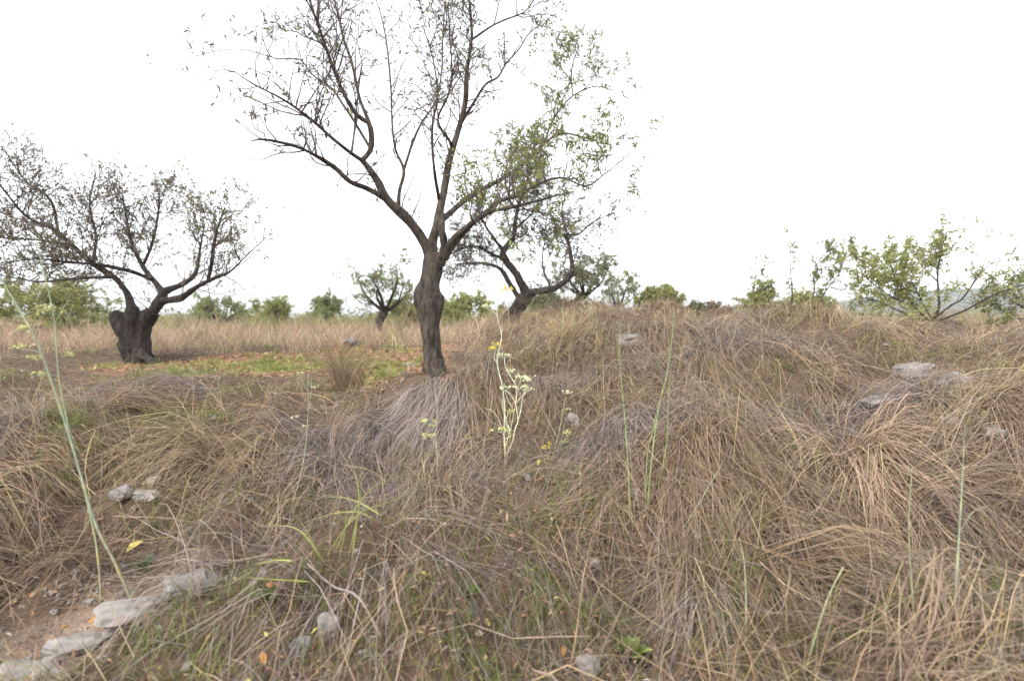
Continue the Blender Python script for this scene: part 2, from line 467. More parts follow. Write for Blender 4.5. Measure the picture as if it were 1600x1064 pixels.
# --- the large almond tree at the lip of the terrace
bp = G(679, 583); YM = bp[1]
T = Tree('almond_tree', 'tall sparse almond tree with a swollen grey trunk standing on the terrace lip', bp, 7, leaf_len=0.058, leaf_w=0.016, lmul=1.25, greens=[(0.22, 0.26, 0.08), (0.27, 0.27, 0.09), (0.14, 0.13, 0.08), (0.16, 0.125, 0.10)])
tp, tr_ = trace([(682, 598, 0, 22), (680, 583, 0, 18), (676, 550, 0, 14.5), (673, 510, 0, 15.5), (671, 480, 0, 20), (669, 464, 0.02, 21), (670, 440, 0.0, 15), (674, 415, 0, 14.5), (677, 398, 0, 14)], YM)
T.wood('trunk', tp, tr_, 44, 60, 0.13)
main_limbs = {
 'left': [(674, 412, 0, 11), (664, 381, -.05, 9.5), (641, 347, -.15, 8.5), (622, 329, -.2, 8), (604, 312, -.25, 7.5), (592, 287, -.3, 6.6), (574, 261, -.35, 6), (566, 251, -.4, 5.5)],
 'centre': [(677, 412, 0, 10), (675, 377, .1, 8), (684, 351, .15, 7.5), (690, 317, .2, 7), (696, 287, .25, 6.5), (703, 248, .3, 6), (718, 197, .35, 5), (727, 160, .4, 4.2), (730, 107, .4, 3.4), (737, 60, .3, 2.6), (734, 8, .2, 2), (728, -60, .1, 1.2)],
 'stub': [(684, 414, -.05, 8), (694, 384, -.15, 6.5), (690, 358, -.2, 5.5), (692, 335, -.1, 4)],
 'right_a': [(690, 345, .2, 6), (712, 325, .3, 4.8), (742, 302, .5, 4.2), (780, 282, .7, 3.6), (812, 262, .9, 3), (840, 234, 1.1, 2.4), (860, 217, 1.2, 2), (885, 209, 1.3, 1.6), (928, 219, 1.5, 1)],
 'right_b': [(688, 412, -.05, 8), (705, 379, -.2, 6.2), (735, 351, -.4, 5), (765, 332, -.6, 4), (799, 324, -.8, 3), (847, 312, -1.0, 2), (890, 300, -1.1, 1.1)],
 'right_c': [(694, 405, 0, 6.5), (712, 378, 0, 5), (745, 343, -.1, 4), (780, 315, -.1, 3.4), (810, 306, -.2, 3), (840, 288, -.3, 2.6), (877, 278, -.3, 2.1), (915, 291, -.3, 1.5), (940, 276, -.3, 1.1), (985, 240, -.35, .7)],
 'low_left': [(604, 312, -.25, 5.5), (574, 295, -.45, 4.6), (547, 284, -.7, 4.2), (520, 260, -.9, 3.6), (475, 234, -1.2, 2.8), (439, 223, -1.35, 2.2), (408, 218, -1.5, 1.6), (392, 221, -1.55, 1.0)],
 'left_up': [(566, 251, -.4, 5), (580, 231, -.35, 4.6), (577, 194, -.35, 4.2), (560, 183, -.4, 3.6), (543, 158, -.5, 3.2), (526, 121, -.6, 2.8), (512, 82, -.7, 2.5), (501, 51, -.8, 2.2), (487, 11, -.9, 1.9), (470, -50, -1.0, 1.2)],
 'left_up2': [(577, 192, -.35, 3.2), (563, 158, -.2, 2.7), (557, 132, -.1, 2.5), (549, 96, 0, 2.3), (537, 62, .1, 2.0), (529, 28, .15, 1.7), (515, -30, .2, 1.1)],
 'left_out': [(566, 251, -.4, 4), (549, 240, -.5, 3.2), (520, 217, -.7, 2.8), (492, 192, -.9, 2.5), (458, 166, -1.1, 2.0), (430, 149, -1.25, 1.6), (396, 132, -1.4, 1.2), (366, 112, -1.5, .7)],
 'left_mid': [(578, 231, -.35, 2.6), (549, 183, -.25, 2.1), (537, 166, -.2, 1.9), (520, 141, -.15, 1.6), (487, 116, -.1, 1.3), (467, 93, 0, 1.1), (425, 90, .1, .9), (408, 54, .15, .7)],
 'left_inner': [(549, 240, -.5, 2.2), (553, 211, -.35, 1.9), (557, 175, -.25, 1.6), (560, 141, -.2, 1.3), (566, 100, -.1, .8)],
 'inner': [(622, 329, -.2, 4.4), (624, 299, 0, 3.4), (631, 266, .2, 3), (618, 234, .3, 2), (613, 197, .35, 1.8), (611, 141, .4, 1.5), (605, 76, .45, 1.2), (597, 31, .5, .9), (588, 0, .5, .7)],
 'inner_r': [(631, 266, .2, 2.6), (644, 225, .3, 2.2), (659, 192, .4, 1.9), (681, 158, .5, 1.7), (690, 113, .55, 1.4), (692, 56, .6, 1.1), (696, -10, .6, .8)],
 'centre_l': [(686, 312, .2, 3.2), (679, 269, -.1, 2.6), (675, 220, -.2, 2.2), (677, 186, -.3, 1.9), (684, 150, -.3, 1.5), (676, 90, -.4, 1.1), (660, 40, -.4, .8)],
 'centre_m': [(708, 231, .32, 3), (702, 220, .2, 2.4), (684, 188, 0, 1.9), (700, 150, -.1, 1.7), (706, 113, -.2, 1.4), (703, 60, -.2, 1.1), (700, 5, -.2, .8)],
 'centre_r': [(718, 197, .35, 3), (742, 158, .5, 2.4), (759, 132, .6, 2.1), (778, 121, .7, 1.8), (790, 101, .75, 1.5), (812, 76, .8, 1.2), (824, 56, .85, 1), (849, 34, .9, .6)],
 'top_r': [(738, 62, .3, 2), (767, 42, .2, 1.6), (790, 31, .1, 1.4), (818, 20, 0, 1.1), (834, 0, -.1, .9), (845, -40, -.1, .6)],
 'right_up': [(850, 226, 1.1, 1.8), (862, 192, 1.2, 1.6), (880, 165, 1.3, 1.4), (900, 147, 1.3, 1.2), (931, 135, 1.35, .9), (956, 141, 1.4, .6)],
 'whip_a': [(425, 90, .1, .8), (380, 78, 0, .6), (340, 80, -.1, .5), (275, 94, -.3, .4), (235, 84, -.4, .3)],
 'right_top': [(895, 150, 1.3, 1.1), (893, 110, 1.3, .9), (905, 70, 1.3, .6)],
}
leafs = {'right_a': (30, .95, 1.6), 'right_b': (20, .9, 1.2), 'right_c': (26, .85, 1.0), 'right_up': (14, .9, 1.3), 'right_top': (9, .95, 1.2),
         'centre': (30, .45, .5), 'centre_r': (10, .35, .3), 'top_r': (12, .4, .6), 'centre_m': (16, .25, .35), 'inner_r': (16, .2, .35), 'centre_l': (14, .35, .4),
         'inner': (14, .2, .25), 'left_up': (16, .3, .28), 'left_up2': (13, .3, .28), 'left_out': (16, .15, .3), 'left_mid': (14, .15, .3), 'left_inner': (8, .2, .25),
         'low_left': (12, .2, .12), 'whip_a': (4, .4, .25), 'left': (5, .3, .2), 'stub': (0, .5, 0)}  # low tint: drier, browner leaves that also imitate dark backlit foliage
for k, rows in main_limbs.items():
    p, r_ = trace(rows, YM); r_ = r_ * .88
    q = T.wood('limb', p, r_, 14 if rows[0][3] > 5 else 8, None, 0.10 if rows[0][3] > 5 else 0.06)
    c, ti, lf = leafs[k]
    if c:
        big = 0.62 if k.startswith('right') else 0.3 if k.startswith('whip') else 0.55
        T.along(q, c if k.startswith('right') else int(c * 1.35), big, 0.007, 2, 2.6 if k.startswith('right') else 2.3, ti, 0.25, 0.35, lf, 0.8)
T.finish()

# --- leaning almond on the mound behind it
b2 = GX(803, 13.2); Y2 = b2[1]
T = Tree('almond_tree', 'dark leaning almond tree with an elbowed limb, rooted in grass right behind the tall one', b2, 11, bark=M_bark2, leaf_len=0.075, leaf_w=0.026, lmul=1.7, segs=(3, 4))
dz = (b2[2] - P(803, 500, Y2)[2])
tp, tr_ = trace([(783, 530, 0, 14), (795, 503, 0, 12), (806, 485, 0, 11), (821, 464, 0, 10.5), (826, 456, 0, 10)], Y2)
tp[0][2] = min(tp[0][2], b2[2] - .05)
T.wood('trunk', tp, tr_, 20, 40, 0.12)
for rows, c, ti, lf in [
  ([(824, 462, 0, 8.5), (810, 434, -.1, 7), (791, 407, -.2, 6), (787, 392, -.2, 5), (802, 370, -.1, 4.4), (806, 340, 0, 3.4), (814, 310, .1, 2.5), (825, 280, .2, 1.6), (832, 255, .2, 1)], 34, .35, .75),
  ([(814, 470, 0, 5), (795, 441, .3, 4.2), (780, 419, .5, 3.4), (750, 411, .8, 2.4), (712, 413, 1.1, 1.2)], 36, .15, .3),
  ([(790, 405, -.2, 3.4), (770, 398, -.5, 2.6), (745, 385, -.8, 1.8), (715, 388, -1.0, 1)], 30, .15, .35),
  ([(787, 392, -.2, 3), (768, 368, -.4, 2.2), (752, 340, -.6, 1.5), (745, 318, -.7, .9)], 18, .3, .6),
  ([(826, 462, 0, 7), (836, 456, -.1, 6.2), (862, 452, -.3, 5.4), (881, 441, -.4, 4.5), (894, 424, -.5, 3.8), (889, 381, -.5, 2.8), (881, 366, -.5, 2)], 26, .3, .5),
  ([(881, 366, -.5, 1.9), (904, 366, -.6, 1.6), (925, 348, -.7, 1.2), (955, 335, -.8, .8)], 14, .25, .5),
  ([(890, 380, -.5, 1.6), (880, 345, -.3, 1.2), (878, 310, -.2, .8)], 12, .35, .6),
  ([(862, 452, -.3, 2.4), (850, 425, .1, 1.7), (848, 395, .3, 1.1), (856, 360, .4, .7)], 20, .3, .7),
  ([(803, 360, -.1, 2), (830, 335, .3, 1.5), (850, 310, .5, .9)], 16, .4, .8)]:
    p, r_ = trace(rows, Y2); r_ = r_ * .88; q = T.wood('limb', p, r_, 10, None, 0.1)
    T.along(q, int(c * 1.25), 1.05, 0.009, 2, 2.6, ti, 0.2, 0.25, lf, 0.9)
T.finish()

# --- gnarled almond on the left
b3 = G(212, 566); Y3 = b3[1]
T = Tree('almond_tree', 'gnarled old almond tree with a split hollow trunk and dark spreading crown at left', b3, 13, bark=M_bark2, leaf_len=0.06, leaf_w=0.018, lmul=1.0, segs=(3, 5),
         greens=[(0.22, 0.23, 0.09), (0.21, 0.18, 0.09), (0.14, 0.125, 0.09), (0.16, 0.115, 0.09)])
tp, tr_ = trace([(228, 582, 0, 18), (222, 562, 0, 14), (218, 540, 0, 12), (220, 515, 0, 12), (228, 500, 0, 12), (238, 487, 0, 10.5)], Y3)
T.wood('trunk', tp, tr_, 36, 60, 0.16)
for nm, rows in [('stump', [(214, 580, .05, 15), (208, 558, .05, 12.5), (200, 530, .05, 12), (192, 508, .05, 12.5), (184, 494, .05, 11), (180, 488, .05, 7)]),
                 ('stump', [(206, 545, -.05, 9), (205, 520, -.05, 10), (206, 500, -.05, 11), (207, 486, 0, 9), (205, 478, 0, 6)]),
                 ('root', [(214, 548, -.12, 8), (230, 560, -.28, 6), (240, 567, -.40, 4.5), (247, 575, -.45, 2)])]:
    p, r_ = trace(rows, Y3); T.wood(nm, p, r_, 24, 40, 0.17)
for rows, c, ti, lf in [
  ([(216, 508, 0, 13), (236, 489, 0, 11), (250, 470, 0, 10), (256, 456, 0, 8)], 3, .4, .3),
  ([(250, 470, 0, 8), (281, 466, -.2, 7), (300, 453, -.4, 5.6), (314, 445, -.5, 4.8), (343, 431, -.7, 3.4), (360, 424, -.8, 2.2), (393, 392, -1, 1.2), (424, 364, -1.1, .7)], 22, .5, .5),
  ([(325, 438, -.6, 4.2), (331, 408, -.6, 3.6), (337, 367, -.6, 2.6), (351, 325, -.6, 1.3)], 24, .7, .85),
  ([(256, 456, 0, 7), (289, 442, .3, 5), (306, 425, .5, 3.8), (312, 392, .6, 2.5), (320, 350, .7, 1.2)], 26, .6, .8),
  ([(255, 458, 0, 7), (240, 438, .1, 5.5), (223, 416, .2, 4.5), (207, 383, .3, 3.2), (198, 345, .3, 2), (192, 305, .3, 1.1)], 34, .4, .8),
  ([(223, 416, .2, 3.4), (238, 380, .4, 2.6), (247, 335, .5, 2), (250, 295, .6, 1)], 30, .4, .8),
  ([(240, 438, .1, 4.5), (207, 425, -.2, 4), (157, 414, -.5, 3.2), (110, 410, -.7, 2.5), (60, 405, -1, 1.6), (10, 410, -1.2, .9)], 34, .4, .8),
  ([(207, 485, 0, 9), (198, 458, .1, 6.5), (178, 433, .1, 6), (145, 412, 0, 5.2), (112, 383, -.2, 4.4), (83, 358, -.4, 3.4), (41, 338, -.6, 2.4), (0, 290, -.8, 1.6), (-40, 250, -1, .9)], 44, .35, .7),
  ([(91, 363, -.3, 3), (79, 313, -.2, 2.2), (41, 284, -.1, 1.6), (10, 240, 0, 1)], 26, .3, .6),
  ([(145, 412, 0, 3.6), (150, 370, .3, 2.6), (140, 320, .5, 1.8), (150, 270, .7, 1)], 30, .3, .8),
  ([(112, 383, -.2, 3), (60, 375, .2, 2.4), (0, 370, .5, 1.6), (-50, 340, .8, .9)], 30, .35, .8),
  ([(178, 433, .1, 3.6), (120, 435, .5, 2.7), (60, 440, .9, 1.9), (0, 430, 1.2, 1)], 34, .7, 1.1)]:
    p, r_ = trace(rows, Y3); r_ = r_ * .74; q = T.wood('limb', p, r_, 12, None, 0.12)
    T.along(q, int(c * 1.1), 0.85, 0.007, 2, 2.5, ti, 0.12, 0.4, lf, 0.95)
T.finish()

# --- smaller trees and shrubs beyond
GREENS = {'olive': [(0.23, 0.27, 0.10), (0.29, 0.30, 0.12), (0.19, 0.21, 0.10)],  # leaf colours lightened to imitate haze over the distant trees
          'yellow': [(0.30, 0.33, 0.11), (0.35, 0.34, 0.13), (0.23, 0.26, 0.11)],
          'grey': [(0.26, 0.29, 0.15), (0.30, 0.31, 0.18), (0.21, 0.23, 0.13)],
          'dark': [(0.07, 0.08, 0.04), (0.10, 0.10, 0.05), (0.09, 0.07, 0.045)]}
def small_tree(name, label, px, Yd, top_px, half_w, seed, pal, stems=1, trunk_px=4, lean=0, fork=0.3, leaf=1.0, nl=6, dens=2.4, twigs=16, cat='tree', group=None, ll=0.075, lw=0.03, level=2, round_=0.75):
    """a trunk (or several stems), limbs that reach the shell of an uneven dome, twigs and leaves"""
    b = GX(px, Yd); sc = Yd / FPX
    Htot = P(px, top_px, Yd)[2] - b[2]; Wm = half_w * sc
    T = Tree(name, label, b, seed, cat, group, bark=M_bark2, leaf_len=ll * (1 + Yd / 45), leaf_w=lw * (1 + Yd / 45), greens=GREENS[pal], segs=(2, 3), lmul=2.4)
    r = T.r
    for s in range(stems):
        a = s * 2 * math.pi / stems + r.uniform(0, 6)
        off = np.array([math.cos(a), math.sin(a), 0]) * (0.0 if stems == 1 else 0.10 * Wm)
        rt = trunk_px * sc * .5 * (.85 if stems == 1 else 0.5)
        fk = b + off * 2 + np.array([lean * Wm, 0, fork * Htot])
        mid = (b + off + fk) / 2 + np.array([-lean * Wm * .3, 0, 0]) + r.normal(size=3) * [.05 * Wm, .05 * Wm, 0]
        T.wood('trunk' if stems == 1 else 'stem', np.array([b + off - [0, 0, .08], mid, fk]), np.array([rt * 1.25, rt, rt * .85]), 10, 16, 0.14)
        n = max(2, nl // stems)
        for k in range(n):
            aa = k * 2 * math.pi / n + r.uniform(-.5, .5) + a
            el = r.uniform(-0.25, 1.35)                     # where on the dome the limb ends
            rr = r.uniform(0.6, 0.85)
            c0 = b + np.array([lean * Wm * .6, 0, Htot * .45])
            tip = c0 + rr * np.array([math.cos(aa) * math.cos(el) * Wm, math.sin(aa) * math.cos(el) * Wm, math.sin(el) * Htot * .55])
            m1 = fk * .55 + tip * .45 + r.normal(size=3) * 0.08 * Wm + np.array([math.cos(aa), math.sin(aa), 0]) * Wm * .12
            q = T.wood('limb', np.array([fk - [0, 0, rt * .5], m1, tip]), np.array([rt * .46, rt * .2, rt * .04 + .003]), 7, 14, 0.1)
            T.along(q, twigs, 0.30 * (Wm + Htot * .5), 0.006, level, dens, r.uniform(.2, .9), 0.3, 0.15, leaf, 1.0)
    T.finish()
    return T
small_tree('almond_tree', 'small crooked almond tree standing alone left of the tall trunk', 585, 17.5, 384, 66, 21, 'olive', 1, 17, .25, .3, .36, 9, 2.3, 13, ll=.06, lw=.024)
small_tree('almond_tree', 'pale green almond with a low forked trunk on the mound crest', 907, 16, 378, 60, 22, 'grey', 1, 15, .1, .22, .4, 8, 2.4, 14)
small_tree('almond_tree', 'small greyish almond on the crest beside the round green bush', 966, 18, 418, 34, 23, 'grey', 1, 9, 0, .22, .42, 7, 2.3, 12)
small_tree('rounded_bush', 'neat rounded yellow green bush on the mound crest', 1028, 15.5, 442, 38, 24, 'yellow', 3, 8, 0, .25, 1.9, 12, 2.6, 14, 'bush', None, .06, .028, 2, .8)
small_tree('almond_tree', 'stout green tree in the far scrub nearest the gnarled trunk', 345, 30, 464, 50, 25, 'olive', 1, 12, 0, .28, .8, 8, 2.4, 14)
small_tree('bush', 'far olive coloured bush halfway between the gnarled tree and the tall trunk', 425, 27, 464, 42, 26, 'yellow', 3, 9, 0, .2, .8, 9, 2.4, 12, 'bush')
small_tree('bush', 'far green bush just left of the small crooked almond', 515, 29, 458, 36, 27, 'olive', 3, 8, 0, .2, .7, 9, 2.4, 12, 'bush')
small_tree('bush', 'yellow green bush peeping out right behind the tall trunk', 735, 24, 455, 60, 28, 'yellow', 4, 6, 0, .2, 1.2, 12, 2.3, 10, 'bush')
small_tree('bush', 'yellowish shrub behind the small crooked almond', 628, 23, 462, 34, 29, 'yellow', 3, 6, 0, .2, 1.0, 9, 2.3, 9, 'bush')
small_tree('bush', 'leafy green shrub under the far left branches of the gnarled tree', 90, 17, 440, 110, 30, 'yellow', 5, 7, 0, .2, 1.0, 15, 2.3, 9, 'bush')
small_tree('almond_tree', 'little twisted tree with yellow leaf clumps at the right end of the mound', 1182, 12.5, 440, 36, 31, 'yellow', 1, 9, .12, .35, 1.1, 6, 2.2, 12)
small_tree('bare_shrub', 'twiggy half bare tan shrub right of the little twisted tree', 1258, 12.5, 446, 42, 32, 'yellow', 4, 5, 0, .2, .35, 12, 2.6, 12, 'shrub')
small_tree('bush', 'low dark bush on the ridge between the rounded bush and the twisted tree', 1105, 15, 478, 55, 33, 'dark', 5, 5, 0, .2, .9, 15, 2.3, 8, 'bush')
small_tree('bush', 'grey green bush low on the crest under the elbowed limb', 855, 17, 455, 36, 34, 'grey', 4, 5, 0, .2, .9, 12, 2.3, 9, 'bush')

# thin sapling with long leafy shoots behind the bare shrub
b = GX(1262, 10.5); Ys = b[1]
T = Tree('almond_sapling', 'spindly almond sapling with thin long shoots, rising above the bare shrub', b, 36, bark=M_bark2, leaf_len=.075, leaf_w=.02, greens=GREENS['olive'], lmul=2.6)
for rows, c, lf in [
  ([(1240, 520, 0, 3), (1228, 492, 0, 2.6), (1236, 470, 0, 2.4), (1238, 458, 0, 1.6), (1235, 420, .1, 1.1), (1234, 370, .2, .6)], 7, .6),
  ([(1228, 492, 0, 2), (1210, 484, .1, 1.6), (1190, 440, .3, 1.0), (1192, 405, .4, .6)], 6, .7),
  ([(1250, 520, 0, 3), (1262, 490, 0, 2.2), (1276, 480, -.1, 1.8), (1290, 455, -.2, 1.2), (1310, 430, -.3, .9), (1318, 405, -.3, .6)], 10, 1.0),
  ([(1262, 490, 0, 1.8), (1272, 455, 0, 1.5), (1272, 425, 0, 1.1), (1285, 400, 0, .9), (1300, 388, 0, .6)], 12, 1.0),
  ([(1272, 425, 0, 1), (1305, 412, .2, .8), (1330, 388, .3, .5)], 6, .8)]:
    p, r_ = trace(rows, Ys); r_ = r_ * .7; q = T.wood('stem', p, r_, 6, None, .06)
    T.along(q, c * 2, .34, .004, 1, 1.8, .7, .3, .3, lf, .9)
T.finish()

# spreading yellow green tree on the right crest
b = GX(1452, 9.2); Yr = b[1]
T = Tree('almond_tree', 'low spreading yellow green almond on the right crest before the far hill', b, 37, bark=M_bark2, leaf_len=.07, leaf_w=.024, greens=GREENS['yellow'], lmul=1.25, segs=(3, 4))
for rows, c, ti, lf in [
  ([(1452, 530, 0, 6), (1456, 500, 0, 5), (1467, 480, 0, 4), (1465, 430, .1, 3), (1470, 395, .2, 2), (1480, 362, .2, 1)], 28, .5, 1.3),
  ([(1455, 505, 0, 4.5), (1430, 480, -.2, 3.6), (1405, 445, -.4, 2.6), (1390, 410, -.5, 1.6), (1385, 392, -.5, 1)], 34, .7, 1.5),
  ([(1452, 505, 0, 4), (1410, 488, .3, 3), (1370, 470, .5, 2), (1335, 462, .7, 1.1)], 34, .5, 1.4),
  ([(1430, 480, -.2, 3), (1390, 462, -.5, 2.2), (1355, 435, -.7, 1.4), (1340, 415, -.8, .9)], 28, .6, 1.4),
  ([(1465, 440, .1, 2.4), (1440, 415, .3, 1.8), (1425, 390, .4, 1.1)], 24, .8, 1.4),
  ([(1456, 500, 0, 4), (1485, 478, .2, 3), (1505, 465, .4, 2.4), (1530, 430, .5, 1.5), (1560, 405, .6, 1), (1590, 392, .6, .6)], 18, .4, .8),
  ([(1505, 465, .4, 2), (1520, 445, .1, 1.5), (1538, 410, -.1, 1), (1542, 375, -.2, .6)], 10, .3, .6),
  ([(1470, 500, 0, 3.6), (1510, 484, -.3, 3), (1550, 462, -.6, 2.4), (1600, 445, -.9, 1.6)], 14, .6, .9),
  ([(1456, 500, 0, 3), (1440, 470, -.5, 2.2), (1425, 440, -.8, 1.3)], 22, .7, 1.5)]:
    p, r_ = trace(rows, Yr); r_ = r_ * .45; q = T.wood('limb' if rows[0][1] < 520 else 'trunk', p, r_, 8, None, .08)
    T.along(q, c, .5, .005, 2, 2.3, ti, .25, .2, lf, .95)
T.finish()
small_tree('almond_tree', 'half bare tree cut off by the right edge above the far hill', 1640, 9.0, 400, 110, 38, 'olive', 1, 9, -.1, .3, .45, 7, 2.2, 9)

# ------------------------------------------------------------------ grass (masses nobody could count), every blade real geometry
STRAW = np.array([(0.36, 0.275, 0.18), (0.30, 0.235, 0.175), (0.25, 0.18, 0.12), (0.44, 0.34, 0.20), (0.17, 0.125, 0.09), (0.33, 0.24, 0.19), (0.38, 0.255, 0.15)])
GREY = np.array([(0.27, 0.225, 0.205), (0.235, 0.195, 0.18), (0.31, 0.265, 0.235), (0.19, 0.15, 0.135), (0.30, 0.24, 0.19)])
BROWN = np.array([(0.22, 0.145, 0.095), (0.28, 0.18, 0.11), (0.16, 0.11, 0.08), (0.33, 0.235, 0.15), (0.24, 0.19, 0.15)])
GRASSG = np.array([(0.13, 0.18, 0.04), (0.19, 0.23, 0.055), (0.26, 0.27, 0.08), (0.10, 0.14, 0.035)])
SCRUB = np.array([(0.29, 0.29, 0.10), (0.23, 0.25, 0.09), (0.34, 0.30, 0.14), (0.19, 0.22, 0.08), (0.36, 0.28, 0.18)])
REDDISH = np.array([(0.30, 0.17, 0.11), (0.24, 0.14, 0.10), (0.36, 0.235, 0.16), (0.20, 0.13, 0.10)])
PINK = np.array([(0.34, 0.24, 0.18), (0.29, 0.195, 0.145), (0.38, 0.28, 0.20), (0.24, 0.165, 0.125), (0.33, 0.28, 0.16)])
GOLD = np.array([(0.42, 0.33, 0.18), (0.36, 0.27, 0.15), (0.48, 0.39, 0.23), (0.30, 0.22, 0.14)])

STRAW, GOLD, GREY, PINK = STRAW * 1.08, GOLD * 1.08, GREY * 1.18, PINK * 1.05
W_flow, W_flow2 = Waves(51, 2, 2.6, 8), Waves(52, 2, 0.9, 10)
W_d1, W_d2, W_pal = Waves(61, 2, 1.6, 10), Waves(62, 2, 0.7, 10), Waves(63, 2, 2.4, 10)
def flow(x, y):
    """the way the dry grass is laid: down the bank, fanning out to both sides"""
    t = x / (y + 0.5)
    a = np.where(x < 0, -np.pi / 2 - 1.25 * sstep(0, 0.6, -t - 0.02), -np.pi / 2 + 1.0 * sstep(0, 0.7, t))
    return a + 0.35 * W_flow(x, y) + 0.25 * W_flow2(x, y)

def blades(mb, r, bx, by, z0, az, el, L, dr, wd, col, n=5, wob=0.1, floor=0.012, follow=True, tip=0.12):
    """N arching blades at once; heights are taken from the ground under each point"""
    N = len(bx)
    pts = np.zeros((N, n + 1, 3)); x, y, h = bx.copy(), by.copy(), z0.copy()
    a = az.copy()
    pts[:, 0] = np.stack([x, y, H(x, y) + h], 1)
    for k in range(n):
        t = (k + 0.5) / n
        e = np.maximum(el - dr * t ** 1.1, -0.85)
        a = a + r.normal(size=N) * wob
        if n >= 4:
            kk = r.uniform(size=N) < .07                     # broken stalks
            a = a + kk * r.normal(size=N) * .9; el = el - kk * r.uniform(0, .9, N)
        s = L / n
        x = x + np.cos(e) * np.cos(a) * s; y = y + np.cos(e) * np.sin(a) * s; h = h + np.sin(e) * s
        h = np.maximum(h, floor + 0.03 * r.uniform(size=N))
        pts[:, k + 1] = np.stack([x, y, H(x, y) + h], 1)
    ax = pts[:, -1] - pts[:, 0]
    up = np.stack([r.normal(size=N) * .6, r.normal(size=N) * .6, np.ones(N)], 1)
    side = np.cross(ax, up); side /= np.linalg.norm(side, axis=1)[:, None] + 1e-9
    t = np.linspace(0, 1, n + 1)
    prof = np.clip(1.3 - t, tip, 1)
    off = side[:, None, :] * (wd[:, None] * prof[None])[..., None] * .5
    V = np.stack([pts - off, pts + off], 2).reshape(N, -1, 3)
    m = (n + 1) * 2
    i = (np.arange(N) * m)[:, None] + (np.arange(n) * 2)[None]
    f4 = np.stack([i, i + 1, i + 3, i + 2], -1).reshape(-1, 4)
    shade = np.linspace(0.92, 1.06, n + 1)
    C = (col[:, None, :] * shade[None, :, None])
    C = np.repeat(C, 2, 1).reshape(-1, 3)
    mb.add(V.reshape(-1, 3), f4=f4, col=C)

def field(n, y0, y1, power, r, half=1.1, xm=0.7):
    u = r.uniform(0, 1, n)
    y = (y0 ** power + u * (y1 ** power - y0 ** power)) ** (1 / power)
    return r.uniform(-1, 1, n) * (half * y + xm), y

def clear(x, y):
    a = in_poly(x, y, TERR) | in_poly(x, y, BARE)
    return np.where(a, 0.0, np.where(in_poly(x, y, LITTER), 0.12, 1.0))

def in_green2(x, y):
    m = np.zeros(np.shape(x), bool)
    for q in GREENS2: m |= in_poly(x + .08 * W_d2(x, y), y + .08 * W_d1(x, y), q)
    return m

def pick(r, pals, which):
    """a colour for each blade from the palette its clump has"""
    out = np.zeros((len(which), 3))
    for k, p in enumerate(pals):
        m = which == k
        out[m] = p[r.randint(0, len(p), m.sum())]
    return out * r.uniform(0.72, 1.28, len(which))[:, None]

def grass(name, label, n_clumps, per, y0, y1, power, seed, keep, spread, el, L, dr, wd, pals, n=5, az_sd=0.5, lay=True, mat=None, half=1.1, wob=0.1, z0=(-.03, 0), scale=None, xm=.7):
    r = rs(seed); mb = MB()
    cx, cy = field(n_clumps, y0, y1, power, r, half, xm)
    k = r.uniform(size=n_clumps) < keep(cx, cy); cx, cy = cx[k], cy[k]
    pal_c = np.clip(np.floor((W_pal(cx, cy) * .5 + .5 + r.normal(size=len(cx)) * .22) * len(pals)), 0, len(pals) - 1).astype(int)
    sc = r.uniform(0.7, 1.25, len(cx)) * (scale(cx, cy) if scale else 1)
    az_c = flow(cx, cy) + r.normal(size=len(cx)) * .25 if lay else r.uniform(0, 6.28, len(cx))
    idx = np.repeat(np.arange(len(cx)), per); N = len(idx)
    rad = spread * np.sqrt(r.uniform(size=N)); th = r.uniform(0, 6.28, N)
    bx = cx[idx] + rad * np.cos(th); by = cy[idx] + rad * np.sin(th)
    az = az_c[idx] + r.normal(size=N) * az_sd
    u = lambda ab: r.uniform(ab[0], ab[1], N)
    blades(mb, r, bx, by, u(z0), az, u(el), u(L) * sc[idx], u(dr), u(wd) * (1 + np.maximum(by - 5, 0) * .10), pick(r, pals, pal_c[idx]), n, wob)
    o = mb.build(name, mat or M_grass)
    return tag(o, label, 'grass', kind='stuff')

left_low = lambda x, y: 1 - 0.72 * (1 - sstep(-1.0, 0.2, x)) * sstep(4.2, 5.4, y)
open_ = lambda x, y: np.where(in_green2(x, y), .25, np.where(W_d1(x + 40, y + 3) > 0.22, .22, 1.0))
lip = lambda x, y: 1 - .85 * (1 - sstep(-.9, -.3, x)) * sstep(4.9, 5.8, y)
centre_thin = lambda x, y: 1 - 0.93 * np.exp(-((x + 0.15) / 1.0) ** 4) * (1 - sstep(3.4, 4.8, y))
grass('dry_grass', 'long dry tan grass lodged and draped down the bank', 3500, 36, 1.15, 9.5, 1.5, 201,
      lambda x, y: clear(x, y) * open_(x, y) * lip(x, y) * centre_thin(x, y) * np.clip(0.5 + 0.5 * W_d1(x, y) + 0.2 * sstep(-.5, 2, x), 0.04, 1),
      0.09, (.45, 1.2), (.4, .95), (1.5, 2.4), (.0024, .0052), [GREY, STRAW, BROWN, GOLD, STRAW * .9, PINK], 5, .5, scale=left_low)
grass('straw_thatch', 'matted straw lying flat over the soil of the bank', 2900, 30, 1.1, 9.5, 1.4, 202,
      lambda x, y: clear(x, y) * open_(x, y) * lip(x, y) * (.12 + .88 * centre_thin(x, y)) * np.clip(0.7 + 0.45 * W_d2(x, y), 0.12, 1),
      0.26, (-.1, .4), (.2, .6), (.2, .8), (.0022, .005), [GREY * .55, BROWN * .65, STRAW * .55], 3, .8, z0=(0, .07))  # older straw, darkened further to imitate shady gaps beneath the grass
